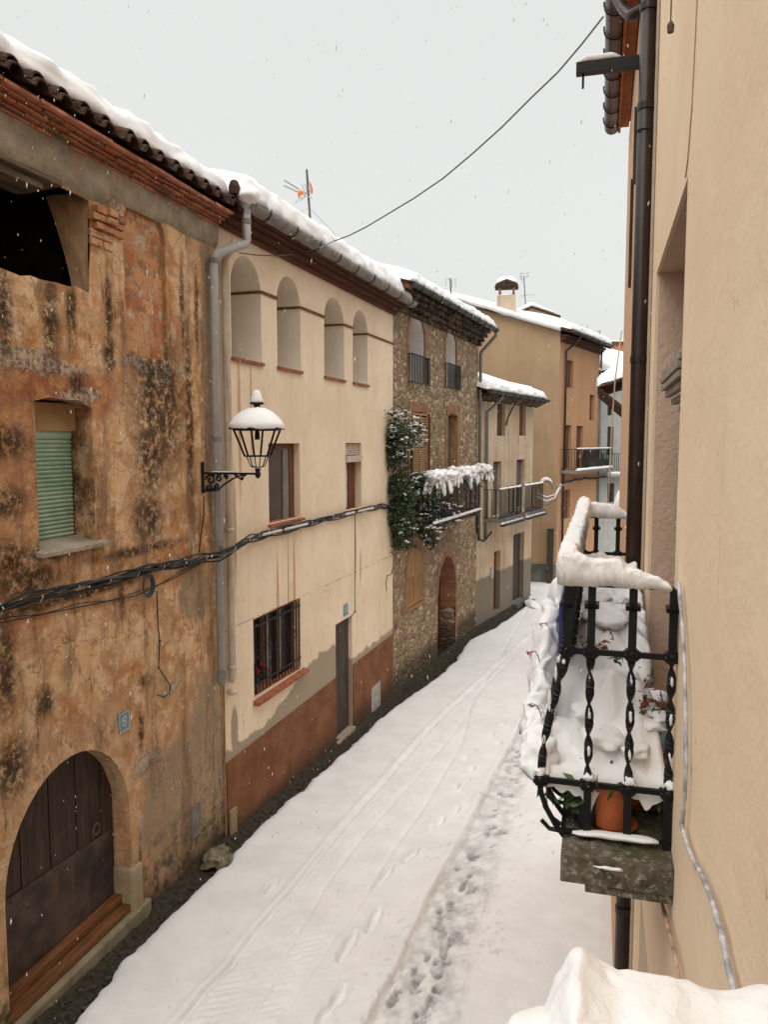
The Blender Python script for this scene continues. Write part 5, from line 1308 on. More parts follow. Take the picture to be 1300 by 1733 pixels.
# arm on the wall with snow and hook
ua = uR(6.15); y0a, z1a = pixu(976, 108, ua); _, z0a = pixu(976, 128, ua); y1a = -.0
arm = MB(); arm.box(ua-.03, ua+.03, y0a, -.0, z0a+.028, z1a); arm.box(ua-.034, ua+.034, y0a, -.0, z0a, z0a+.0275)
ao = arm.build('iron_arm', M_IRON, HR, bevel=.003)
snow_loft([(ua, y0a+.02, z1a), (ua, y0a+.33, z1a)], .07, lambda f: .06-.02*f, seed=4, amp=.006).build('snow', M_SNOW, ao, smooth=True)
yh, zh = pixu(987, 150, ua); hk = MB(); hk.tube([(ua, yh+.005, z0a+.05), (ua, yh-.0, z0a), (ua, yh, zh)], .009, 6); hk.build('hook', M_IRON, ao)

# low house further along the right row: snowy roof corner
q_ = at(1056, 700, 21); FN = Frame((q_.x, q_.y), (q_.x-WB*3.5, q_.y-3.5))
HL = empty('low_orange_house', FN.mat(), 'low orange house with thick snow on its roof corner, half hidden by the downpipe', 'house')
zA = at(1020, 672, 21).z
wb = MB(); wb.box(0, FN.L, 0, 5, -1, zA-.1); wb.build('wall', M_WALLN, HL)
rf = MB(); ov = FN.loc(at(1013, 668, 21)).y; zB = at(1055, 712, 20.9).z
rf.prism_u([(ov, zA), (.05, zB), (.05, zB+.12), (ov, zA+.05)], -.15, FN.L); rfo = rf.build('eave', M_TILE, HL)
roofslab(HL, -.1, FN.L, ov+.05, zA+.1, 5, .3, M_TILE)
roof_snow(-.25, FN.L, ov-.02, zA+.04, .34, .38, 5.3, seed=70, endround=.5).build('roof_snow', M_SNOW, HL, smooth=True)
tt = MB(); tiles(tt, 0, 3, ov, zA-.02, .3, .25, .07, .4, dbl=False, seed=9); tt.build('eave_tile', M_FASCIA, HL)
s = MB(); p = FN.loc(at(1050, 858, 12.5)); snow_blob(s, (p.x, p.y+.02, p.z), (.2,.12,.28), .2); o = s.build('snow_lump', M_SNOW, None, smooth=True, M=FN.mat()); tag(o, 'lump of snow on a ledge beside the brown downpipe above the balcony', 'snow')
MB().box(p.x-.3, p.x+.3, -.02, p.y+.0, p.z-.35, p.z-.2).build('ledge', M_WALLN, HL) if p.y < -.05 else MB().box(p.x-.3, p.x+.3, -.12, -.001, p.z-.35, p.z-.2).build('ledge', M_WALLN, HL)
# ================================================================== ground
g = MB(); ys_ = [-60,-20,0,3,6.5,8,10,12,14,17,20,23.5,31,60,150]; X = [-120,-40,-10,-5,0,5,10,20,50,120]
V = [[g.V((x, y, gz(y)-.02)) for x in X] for y in ys_]
for i in range(len(ys_)-1):
    for j in range(len(X)-1): g.F([V[i][j], V[i][j+1], V[i+1][j+1], V[i+1][j]])
tag(g.build('ground', M_EARTH), None, kind='structure')
def facx(Y):
    for F in (F1, F2, F3, F4):
        a = F.o; b = F.o+F.ex*F.L
        if a.y-.001 <= Y <= b.y or (F is F1 and Y < a.y): return a.x+(b.x-a.x)*(Y-a.y)/(b.y-a.y)
    return a.x+(b.x-a.x)*(Y-a.y)/(b.y-a.y)
# dark earth and gutter strip along the house fronts
mb = MB(); rows = []; Y = 3.6
while Y < 28.4:
    r_ = []; x0 = facx(Y)+.0
    for j in range(34):
        x = x0+j*.045; p = Vector((x, Y, 0)); h = gz(Y)+.05-.05*min(1, j/8)+.055*abs(noise.noise(Vector((x*7, Y*7, 0))))+.03*noise.noise(Vector((x*19, Y*19, 2)))
        if j < 3: h += .06*(1-j/3)
        r_.append(mb.V((x, Y, h)))
    rows.append(r_); Y += .045 if Y < 13 else .09
for a, b in zip(rows, rows[1:]):
    for k in range(33): mb.F([a[k], a[k+1], b[k+1], b[k]])
tag(mb.build('verge', M_EARTH, smooth=True), None, kind='structure')
# loose stones and clods scattered on it
mb = MB(); rr = random.Random(21)
for k in range(420):
    Y = 6.4+rr.random()**1.5*14; x = facx(Y)+.04+rr.random()**1.3*(.42 if Y > 9 else .55); r0 = rr.uniform(.008, .028)
    bm2 = Vector((x, Y, gz(Y)+.03+r0*.5)); snow_blob(mb, bm2, (r0, r0, r0*.6), .5, sub=1)
tag(mb.build('pebbles', simple('dark_pebble', (.05,.04,.028), .9, .2, .6, 5, .4), smooth=False), 'dark pebbles and clods scattered along the foot of the left houses', None, kind='stuff')

# street snow --------------------------------------------------------
EDGE = [onground(x, y, .0) for x, y in ((60,1800),(125,1733),(165,1688),(205,1640),(270,1572),(330,1515),(390,1455),(440,1402),(520,1333),(560,1297),(600,1262),(640,1222),(700,1178),(740,1150),(772,1120),(792,1088),(830,1070),(858,1052),(880,1035),(903,1019))]
def poly_x(P, Y):
    if Y <= P[0].y: a, b = P[0], P[1]
    elif Y >= P[-1].y: a, b = P[-2], P[-1]
    else:
        for a, b in zip(P, P[1:]):
            if a.y <= Y <= b.y: break
    return a.x+(b.x-a.x)*(Y-a.y)/(b.y-a.y)
cv = lambda L: [onground(140+x*.5846, 1200+y*.5846) for x, y in L]
RUT1 = [onground(250,1790)]+cv([(280,905),(350,820),(420,745),(510,630),(600,530),(680,432),(750,345),(815,270),(880,200),(970,95),(1060,0)])+[onground(805,1160), onground(850,1118), onground(900,1075)]
RUT2 = [onground(600,1780)]+cv([(820,912),(870,820),(920,735),(965,630),(1010,530),(1055,450),(1100,370),(1150,268),(1200,170),(1245,90),(1285,10)])+[onground(930,1130), onground(960,1050)]
RUT3 = [onground(440,1790)]+cv([(565,912),(640,780),(720,665),(800,560),(900,400),(1000,260),(1100,90)])+[onground(800,1180), onground(860,1120)]
RUT4 = [onground(800,1800)]+cv([(1090,912),(1130,700),(1180,520),(1230,350),(1290,180)])+[onground(930,1200), onground(960,1100)]
RUT5 = cv([(480,912),(590,700),(700,510),(820,355),(960,200),(1080,60)])+[onground(830,1140)]
DIR = Vector((F2.ex.x, F2.ex.y))
prints = []; rr = random.Random(5)
for x, y in ((700,880),(740,830),(757,700),(775,665),(850,590),(838,618),(880,470),(862,492),(955,415),(940,425),(1010,330),(1080,285),(1035,320),(1080,220),(1125,170),(1108,140),(1185,70),(1215,40),(1205,95),(545,515)):
    p = onground(140+x*.5846, 1200+y*.5846); prints.append((p.x, p.y, .15, .050, .075, 0.0))
for x, y, n in ((905,850,4),(900,820,2),(965,770,3),(965,735,3),(1000,710,3),(1025,740,3),(1050,715,4),(1045,685,3),(1065,660,4),(1035,640,3),(1035,605,3),(1100,630,2),(1055,570,4),(1045,585,3),(1130,505,5),(1120,520,4),(1100,480,3),(1095,455,2),(1130,420,4),(1130,405,2),(1190,345,4),(1170,350,3),(1205,345,3),(1180,290,3),(1235,240,5),(1215,240,3),(1250,195,4),(1240,185,3),(1265,165,2),(1260,110,4),(1255,120,3),(1010,830,4),(1000,860,3),(990,870,3),(1030,800,2),(980,900,2),(1275,100,2),(1180,400,2),(960,800,2)):
    for k in range(n):
        p = onground(140+(x+rr.gauss(0,9))*.5846, 1200+(y+rr.gauss(0,11))*.5846); prints.append((p.x, p.y, rr.uniform(.035,.082), rr.uniform(.027,.046), .028, rr.uniform(.4,.9) if k else .85))
for k in range(34):
    p = onground(140+rr.uniform(1140,1225)*.5846, 1200+rr.uniform(480,700)*.5846); prints.append((p.x, p.y, .025, .02, .012, .25))
for k in range(150):
    y = rr.uniform(1215,1725); x = 620+(1733-y)/1.92+rr.gauss(30, 45); p = onground(x, y); prints.append((p.x, p.y, rr.uniform(.02,.05), rr.uniform(.016,.03), .016, rr.uniform(.1,.4)))
from collections import defaultdict
grid = defaultdict(list)
for p in prints: grid[int(p[1]/.4)].append(p)
def street_h(x, Y, r1, r2, r3, r4, r5, xl):
    z = .10; sl = 0; br = 0
    d = x-xl; e = min(1, max(0, d)/.16); z *= math.sqrt(max(0, 1-(1-e)**2))
    z += .02*noise.noise(Vector((x*.8, Y*.8, 0)))+.006*noise.noise(Vector((x*4, Y*4, 3)))+.003*noise.noise(Vector((x*13, Y*13, 3)))
    wob = .015*noise.noise(Vector((Y*1.7, 3, 0)))+.012*noise.noise(Vector((Y*6, 9, 0)))
    a = x-r1-wob; z -= .055*math.exp(-(a/.022)**2); z += .018*math.exp(-((a+.06)/.05)**2); z -= .022/(1+math.exp(-max(-30, min(30, a/.03))))
    b = x-r2-wob; z -= .065*math.exp(-(b/.03)**2); z += .012*math.exp(-((b+.07)/.04)**2); br = .95*math.exp(-(b/.028)**2)
    z -= .018/(1+math.exp(-max(-30, min(30, b/.03))))
    c = x-r3-wob; z -= .022*math.exp(-(c/.022)**2)
    c = x-r5+wob; z -= .020*math.exp(-(c/.018)**2)
    c = x-r4-wob; z -= .016*math.exp(-(c/.02)**2); z += .010/(1+math.exp(-max(-30, min(30, c/.05))))
    # tyre tread between ruts: small cross ripples
    if r1+.05 < x < r3+.05 or r2+.05 < x < r4:
        z += .011*math.sin((Y*.95-x*.3)*2*math.pi/.085+3*noise.noise(Vector((x*3, Y, 1))))*max(0, .35+noise.noise(Vector((x*2.2, Y*.9, 6))))
        z += .010*noise.noise(Vector((x*17, Y*9, 1)))
    if r2+.02 < x < r4+.05: sl = max(sl, (.20+.42*noise.noise(Vector((x*6, Y*5, 4)))+.25*noise.noise(Vector((x*17, Y*14, 4))))*min(1, (x-r2)/.06)*min(1, (r4+.05-x)/.12))
    k0 = int(Y/.4)
    for kk in (k0-1, k0, k0+1):
        for (px, py, ra, rb, dp_, s_) in grid.get(kk, ()):
            dx = x-px; dy = Y-py
            if abs(dy) > .35 or abs(dx) > .3: continue
            u = dx*DIR.x+dy*DIR.y; v = dx*DIR.y-dy*DIR.x
            q = (u/ra)**2+(v/rb)**2
            if q < 4:
                f = 1/(1+math.exp((q-1)*5)); z -= dp_*f; sl = max(sl, s_*f)
                z += dp_*.25*math.exp(-((math.sqrt(q)-1.35)/.25)**2)
    z = max(z, .025)
    # against the right hand wall
    return z, max(0, sl), br
mb = MB(); rows = []; cols = []; Y = 4.6; NC_ = 300
while Y < 33:
    xl = poly_x(EDGE, Y)+.05*noise.noise(Vector((Y*2.1, 7, 0)))+.03*noise.noise(Vector((Y*7, 2, 0)))+.012*noise.noise(Vector((Y*21, 2, 0)))
    if Y > 28: xl = min(xl, 3.0-(Y-28)*1.0)
    xr = WA+WB*Y+.02 if Y < 9 else WA+WB*Y+.02+min(4, (Y-9)*1.2)
    rr_ = [poly_x(P, Y) for P in (RUT1, RUT2, RUT3, RUT4, RUT5)]; r_ = []
    for j in range(NC_+1):
        x = xl+(xr-xl)*j/NC_; z, sl, br = street_h(x, Y, *rr_, xl)
        if xr-x < .25 and Y < 9: z -= .05*(1-(xr-x)/.25)
        if j == 0: z = -.03
        r_.append(mb.V((x, Y, gz(Y)+z))); cols.append((sl, br, 0, 1))
    rows.append(r_); Y += .026 if Y < 9 else .034 if Y < 13 else .06 if Y < 20 else .12
for a, b in zip(rows, rows[1:]):
    for k in range(NC_): mb.F([a[k], a[k+1], b[k+1], b[k]])
so_ = mb.build('street_snow', M_STREET, smooth=True); tag(so_, None, kind='structure')
ca = so_.data.color_attributes.new('slush', 'FLOAT_COLOR', 'POINT')
for i, c in enumerate(cols): ca.data[i].color = c
# snow beyond the bend
mb = MB(); q = [mb.V(p) for p in ((-1,32.9,gz(33)+.07),(20,32.9,gz(33)+.07),(30,90,gz(60)+.2),(-1,90,gz(60)+.2))]; mb.F(q); tag(mb.build('far_snow', M_SNOW), None, kind='structure')
# snow heaped along the left edge far down
s = MB(); p = onground(897, 1017); snow_blob(s, (p.x-.05, p.y-.6, gz(p.y)+.10), (.22,.8,.12), .3); o = s.build('snow_heap', M_SNOW, None, smooth=True); tag(o, 'small heap of snow at the foot of the beige house door', 'snow')
# boulder
p = onground(375, 1460, .05); s = MB(); snow_blob(s, (0,0,0), (.23,.17,.12), .5, fs=1.6, sub=4); o = s.build('boulder', M_ROCK, None, smooth=True); o.location = (p.x-.05, p.y, p.z+.05); o.rotation_euler = (0, .1, 1.2); tag(o, 'mossy boulder at the foot of the wall between the ochre and the cream house', 'rock')

# ================================================================== number plates
def text_mesh(name, s, size, mat, parent, loc):
    c = bpy.data.curves.new(name, 'FONT'); c.body = s; c.size = size; c.extrude = .001; c.align_x = 'CENTER'; c.align_y = 'CENTER'
    t = bpy.data.objects.new(name, c); COL.objects.link(t); bpy.context.view_layer.update()
    me = bpy.data.meshes.new_from_object(t); bpy.data.objects.remove(t); me.materials.clear(); me.materials.append(mat)
    o = bpy.data.objects.new(name, me); COL.objects.link(o); o.parent = parent; o.matrix_basis = Matrix.Translation(loc) @ Matrix.Rotation(math.pi/2, 4, 'X'); return o
for F, (xa, ya, xb, yb), s, lab in ((F1, (199,1210,217,1232), '8', 'pale blue number plate above the arched plank door'), (F2, (581,1024,588,1040), '10', 'tiny blue number plate above the grey door of the cream house')):
    u0, z1 = F.pix(xa, ya); u1, z0 = F.pix(xb, yb); w = u1-u0; h = z1-z0
    m = MB(); m.box(0, w, -.014, .002, 0, h); o = m.build('number_plate', M_BLUE, None, bevel=.002, M=F.mat(u0, 0, z0)); tag(o, lab, 'sign')
    f = MB(); t = .008; f.box(0,w,-.017,-.0145,0,t); f.box(0,w,-.017,-.0145,h-t,h); f.box(0,t,-.017,-.0145,t,h-t); f.box(w-t,w,-.017,-.0145,t,h-t); f.build('border', M_PALE, o)
    text_mesh('digits', s, h*.85, M_PALE, o, (w/2, -.016, h*.5))

# ================================================================== street lamp
ul, _ = F1.pix(341, 800); yL = -.75
zarm = F1.pix(430, 803, yL)[1]; zb1 = F1.pix(430, 772, yL)[1]; zb2 = F1.pix(436, 727, yL)[1]; ztop = F1.pix(436, 688, yL)[1]; zfin = F1.pix(436, 664, yL)[1]
print('lamp', ul, zarm, zb1, zb2, ztop, zfin)
LM = empty('street_lamp', F1.mat(ul, 0, zarm), 'black wrought iron wall lantern with a thick cap of snow', 'street lamp')
a = MB(); a.box(-.018, .018, -.03, .0, -.24, .14); a.box(-.009, .009, yL, -.03, -.008, .016)
def scroll(c, r0, turns, ph, sgn=1, n=26): return [(0, c[0]+sgn*(r0*(1-.8*i/n))*math.cos(ph+turns*2*math.pi*i/n), c[1]+(r0*(1-.8*i/n))*math.sin(ph+turns*2*math.pi*i/n)) for i in range(n+1)]
for c, r0, t, ph, sg in (((-.12,-.075),.065,1.3,0,1), ((-.24,-.055),.045,1.3,1,-1), ((-.33,-.04),.03,1.2,0,1), ((-.09,-.17),.05,1.2,2,1), ((-.20,-.145),.035,1.1,3,-1), ((-.15,-.02),.025,1,1,1)):
    a.tube(scroll(c, r0, t, ph, sg), .013, 6)
a.tube([(0,-.03,-.215),(0,-.12,-.21),(0,-.22,-.20),(0,-.30,-.13),(0,-.42,-.06),(0,-.52,-.02),(0,-.60,-.0)], .011, 6)
a.tube([(0,-.05,-.19),(0,-.14,-.19),(0,-.22,-.17)], .014, 6); a.tube([(0,-.44,-.01),(0,-.50,-.05),(0,-.54,-.055),(0,-.56,-.03),(0,-.60,-.01)], .010, 6)
a.bend((0,-.54,-.055), .026, 1); a.bend((0,-.47,-.012), .02, 1)
a.lathe((0, yL, -.05), [(.012,0),(.03,.02),(.038,.06),(.024,.08),(.034,.095),(.03,.12)], 12)
a.build('bracket', M_IRON, LM)
snow_loft([(0,-.12,.016),(0,-.55,.016)], .022, .014, seed=3, amp=.004, step=.012).build('bracket_snow', M_SNOW, LM, smooth=True)
zz1 = zb1-zarm; zz2 = zb2-zarm; r1_ = .155; r2_ = .285
fr = MB(); NSD = 6; A0 = math.radians(12)
ring = lambda r, z, k: (r*math.cos(A0+k*2*math.pi/NSD), yL+r*math.sin(A0+k*2*math.pi/NSD), z)
for k in range(NSD):
    fr.tube([ring(r1_, zz1, k), ring(r2_, zz2, k)], .014, 6); fr.tube([ring(r1_, zz1, k), ring(r1_, zz1, k+1)], .010, 6); fr.tube([ring(r2_, zz2, k), ring(r2_, zz2, k+1)], .015, 6)
    fr.tube([ring(r1_*.85, zz1, k), ring(r1_*.72, zz1-.06, k), ring(r1_*.55, zz1-.12, k), ring(.03, zz1-.135, k)], .007, 6)
fo = fr.build('lantern_frame', M_IRON, LM)
pn = MB()
for k in range(NSD): 
    v = [Vector(ring(r1_*.97, zz1, k)), Vector(ring(r1_*.97, zz1, k+1)), Vector(ring(r2_*.97, zz2, k+1)), Vector(ring(r2_*.97, zz2, k))]; pn.F([pn.V(p) for p in v])
cp = MB(); cp.lathe((0, yL, zz2), [(r2_+.055,.0),(r2_+.06,.012),(.20,.09),(.09,.20),(.035,.25),(.03,.27)], 6, A0)
cp.lathe((0, yL, zz2+.25), [(.045,0),(.035,.035),(.085,.05),(.085,.065),(.03,.08)], 12); cp.build('cap', M_IRON, LM)
sc2 = MB(); prof = [(r2_+.035,.010),(r2_+.048,.040),(.312,.085),(.265,.14),(.205,.19),(.14,.23),(.08,.255),(.0,.262)]
n = 40; rings = []
for r_, z_ in prof:
    rings.append([sc2.V((lambda k: (r_*(1+.05*noise.noise(Vector((math.cos(k), math.sin(k), z_*6))))*math.cos(k), yL+r_*(1+.05*noise.noise(Vector((math.cos(k), math.sin(k), z_*6))))*math.sin(k), zz2+z_*1.0-.0+.014*noise.noise(Vector((math.cos(k)*2.5, math.sin(k)*2.5, z_*8)))))(2*math.pi*i/n)) for i in range(n)])
for a_, b_ in zip(rings, rings[1:]):
    for k in range(n): sc2.F([a_[k], a_[(k+1)%n], b_[(k+1)%n], b_[k]])
sc2.build('snow_cap', M_SNOW, LM, smooth=True)
s = MB(); s.lathe((0, yL, zz2+.31), [(.075,0),(.078,.03),(.06,.075),(.045,.125),(.03,.15),(.0,.157)], 20); s.build('finial_snow', M_SNOW, LM, smooth=True)
# bulb holder
b = MB(); b.lathe((0, yL, zz2-.12), [(.02,.12),(.03,.06),(.03,0)], 10); b.build('bulb_holder', M_IRON, LM)
# feed cable of the lamp
q = [F1.pix(*p) for p in ((341,840),(341,870),(336,905),(333,935))]; m = MB(); m.tube([(p[0], -.03, p[1]) for p in q], .009, 6); m.build('feed_cable', M_BLACK, LM, M=None).matrix_basis = F1.mat(ul, 0, zarm).inverted() @ F1.mat()

# ================================================================== facade cables
def world(F, px, py, y): p = F.pix(px, py, y); return F.w(p[0], y, p[1])
main = [world(F1, x, y, -.05) for x, y in ((-40,1040),(0,1030),(60,1012),(130,992),(200,977),(265,960),(320,950),(348,942))]
main += [world(F2, x, y, -.17) for x, y in ((372,940),(392,930),(412,917))]+[world(F2, x, y, -.05) for x, y in ((435,908),(470,899),(520,886),(570,873),(620,861),(648,855),(660,859))]
def dens(P, step=.05):
    q = []
    for a, b in zip(P, P[1:]):
        n = max(1, int((b-a).length/step)); q += [a.lerp(b, i/n) for i in range(n)]
    return q+[P[-1]]
D = dens(main); cb = empty('cable_bundle', Matrix.Translation(D[len(D)//2]), 'thick bundle of black cables strung along the ochre and cream facades', 'cables'); ci = Matrix.Translation(-D[len(D)//2])
rr = random.Random(3)
for k in range(6):
    ph = k*1.05; amp = .028+.008*k/6; q = []
    for i, p in enumerate(D):
        t = i*.05; o_ = Vector((.25, -.1, 1))*amp*math.sin(t*(3.1+k*.37)+ph)+Vector((.9,-.3,0))*.018*math.cos(t*(2.3+k*.3)+ph)+Vector((0,0,.02*noise.noise(Vector((t*1.3, k, 0)))))
        if i > len(D)*.62 and k > 3: o_ = o_*.4
        q.append(ci @ (p+o_+Vector((0,0,.012*(k-3)))))
    m = MB(); m.tube(q, rr.uniform(.009,.017), 6); m.build('cable', M_BLACK if k != 2 else simple('worn_grey_cable', (.07,.065,.06), .6, .3, .3, 12, 0), cb)
m = MB()
for (a, b) in ((445,476),(482,520),(585,600),(606,632)):
    m.tube([ci @ world(F2, a, 0, -.09).lerp(world(F2, a, 0, -.09), 0) for _ in ()] or [ci @ world(F2, a, 900-(a-445)*.245-2+7, -.10), ci @ world(F2, b, 900-(b-445)*.245-2+7, -.10)], .020, 8)
m.build('white_sleeve', simple('white_sleeve', (.50,.47,.43), .5, .3, .1, 9, 0), cb)
m = MB()
for i in range(4, len(D)-4, 9):
    m.tube([ci @ (D[i]+Vector((0,0,.045))), ci @ (D[i]+Vector((.03,-.01,0))), ci @ (D[i]-Vector((0,0,.045)))], .006, 5)
m.build('cable_tie', bpy.data.materials['white_sleeve'], cb)
for pts, nm, lab in (([(F1,-40,1062),(F1,0,1054),(F1,120,1030),(F1,230,1008),(F1,300,975),(F1,355,945)], 'thin_cable', 'pair of thin slack cables below the main bundle on the ochre wall'),):
    m = MB(); q = dens([world(F, x, y, -.02) for F, x, y in pts], .1); m.tube(q, .006, 5); m.tube([p+Vector((0,0,.02+.015*math.sin(i*.7))) for i, p in enumerate(q)], .005, 5); o = m.build(nm, M_BLACK); tag(o, lab, 'cable')
m = MB(); c = F1.pix(250, 991, -.06)
for k in range(5):
    r_ = .085+.008*k; m.tube([F1.w(c[0]+r_*math.cos(a_*math.pi/10)*.9, -.05-.006*k, c[1]+r_*1.1*math.sin(a_*math.pi/10)) for a_ in range(21)], .0065, 6)
o = m.build('cable_coil', simple('blue_grey_cable', (.035,.042,.055), .5, .4, .2, 12, 0)); tag(o, 'coil of blue-grey cable hanging under the bundle on the ochre wall', 'cable')
m = MB(); q = [world(F1, x, y, -.02) for x, y in ((265,1000),(267,1060),(270,1085),(268,1130),(280,1148),(288,1160),(287,1172),(278,1180),(265,1176))]; m.tube(dens(q, .04), .0065, 6); m.bend(q[2], .016, 1); m.bend(q[3], .014, 1); o = m.build('wall_wire', M_BLACK); tag(o, 'crooked black wire running down the ochre wall below the cable coil', 'cable')
# cable on the stone house corner, running down and along to the beige house
m = MB(); q = [world(F3, x, y, -.04) for x, y in ((663,858),(665,872),(667,900),(668,918))]; m.tube(dens(q), .02, 6)
q = [world(F3, x, y, -.12) for x, y in ((806,866),(808,900),(811,912))]+[world(F4, x, y, -.10) for x, y in ((818,916),(826,908),(832,900))]; m.tube(dens(q), .03, 6); o = m.build('corner_cable', M_BLACK); tag(o, 'black cable dropping down the edges of the stone house', 'cable')
# cable across the ochre house at the bend
m = MB(); q = [world(F5, x, y, -.08) for x, y in ((952,817),(975,812),(995,809),(1008,810))]+[world(F6, x, y, -.08) for x, y in ((1016,808),(1035,806),(1060,803))]; m.tube(dens(q, .2), .035, 6); m.tube([p+Vector((0,0,.05*math.sin(i))) for i, p in enumerate(dens(q, .2))], .02, 6); o = m.build('far_cable', M_BLACK); tag(o, 'dark cable crossing the ochre and grey houses at the bend', 'cable')
m = MB(); sw = MB()
for k in range(3):
    q = [world(F4, 908, 835+k*6, -.5), at(925, 842+k*7, 29.3), at(940, 838+k*5, 29.9), at(950, 820+k*3, 30.8)]; q = dens(q, .1); m.tube(q, .012, 5)
    if k < 2: sw.tube([p+Vector((0,0,.02)) for p in q], .02, 6)
o = m.build('looped_cables', M_BLACK); tag(o, 'snow covered cables looping between the beige and ochre houses', 'cable'); sw.build('snow', M_SNOW, o, smooth=True)
c = at(924, 824, 29.2); m = MB(); m.tube([c+Vector((.26*math.cos(t*math.pi/10), 0, .27*math.sin(t*math.pi/10)-.05)) for t in range(0, 11)], .03, 6); m.tube([c+Vector((.26,0,-.05)), c+Vector((.55,.3,.0)), c+Vector((.9,.9,.02))], .03, 6)  # coil of cable bent into an arch, not a lamp
o = m.build('snowy_cable_coil', M_GREYG); tag(o, 'small curved coil of cable capped with snow at the corner of the beige house', 'lamp')  # a coil of cable, no lamp, despite the category
s = MB(); q = [c+Vector((.24*math.cos(t*math.pi/10), 0, .27*math.sin(t*math.pi/10)-.02)) for t in range(1, 10)]; snow_loft(q, .3, .12, seed=4, step=.05).build('snow', M_SNOW, o, smooth=True)
# dark post against the blank wall
u0, z1 = F5S.pix(927, 897, -.3); u1, z0 = F5S.pix(936, 992, -.3); m = MB(); m.box(u0, u1, -.35, -.2, z0-.2, z1); m.box(u0-.02, u1+.02, -.37, -.18, z1, z1+.05); o = m.build('post', M_WOODG, None, bevel=.01, M=F5S.mat()); tag(o, 'tall narrow dark post standing against the blank ochre side wall', 'post')

# overhead wire
YB = F2.w(F2.pix(565, 408, -.4)[0], -.4, 0).y
q = []; P_ = [(1022,28),(985,75),(945,122),(900,165),(850,215),(800,260),(750,302),(700,336),(660,360),(620,384),(590,399),(565,408)]
for i, (x, y) in enumerate(P_):
    f = (1022-x)/(1022-565); Y = 1/((1-f)/8.3+f/YB); q.append(at(x, y, Y))
q2 = [at(x, y, Y) for x, y, Y in ((565,408,YB-.0),(540,420,YB-1.0),(510,429,12.2),(470,433,11.2),(435,432,10.6),(405,428,10.15))]
m = MB(); m.tube(dens(q, .15), .0095, 5); m.tube(dens(q2, .15), .0085, 5); o = m.build('overhead_wire', M_POLE); tag(o, 'thin wire sagging across the sky from the right eave to the cream house gutter', 'wire')

# ================================================================== antennas
def seg(m, a, b, r, Y, dy=0): m.tube([at(a[0], a[1], Y), at(b[0], b[1], Y+dy)], r, 6)
def antenna(lab, Y, segs, mast):
    m = MB(); seg(m, mast[0], (mast[1][0], mast[1][1]+14), .022, Y); o = m.build('antenna', M_POLE); tag(o, lab, 'antenna')
    e = MB()
    for s in segs: seg(e, (s[0], s[1]), (s[2], s[3]), s[4] if len(s) > 4 else .008, Y, s[5] if len(s) > 5 else 0)
    e.build('elements', M_ALU, o); return o
YA = 13.6
ao = antenna('television antenna with orange parts on the snowy roof of the cream house', YA, [(481,305,505,320,.012,.3),(480,314,504,325,.012,.2),(506,321,524,330,.012),(504,325,520,333,.01),(511,312,517,330,.008),(516,311,520,328,.006,.3),(500,344,508,334,.01,-.3),(508,341,515,333,.01,-.3),(505,330,512,338,.008),(515,328,527,322,.01,.3),(516,332,527,334,.01,-.3),(524,311,527,325,.008,.2),(497,362,521,353,.004,.8),(525,353,570,400,.004,.6)], ((519,287),(526,376)))
m = MB(); c = at(508, 326, YA); snow_blob(m, c, (.05,.04,.045), .2, sub=2); m.tube([at(524,309,YA+.1), at(528,320,YA+.1), at(527,328,YA+.1)], .018, 6); m.tube([at(505,329,YA), at(506,334,YA)], .015, 6); m.build('orange_clip', M_ORANGE, ao)
antenna('faint comb shaped antenna above the stone house roof', 21.5, [(755,472,755,484,.01),(771,472,771,486,.01),(754,472,773,472,.01),(764,474,764,486,.03)], ((762,471),(764,492)))
antenna('tall thin antenna behind the chimney of the ochre house', 34, [(880,464,897,461,.012),(879,468,896,467,.012),(883,473,894,469,.012),(882,461,884,478,.012),(893,461,893,468,.012),(880,501,906,498,.015),(884,503,893,498,.012)], ((887,468),(891,520)))
antenna('two armed antenna above the front roof of the ochre house', 36, [(963,550,989,550,.015),(985,560,1019,560,.02),(983,550,984,560,.02)], ((1015,560),(1015,577)))

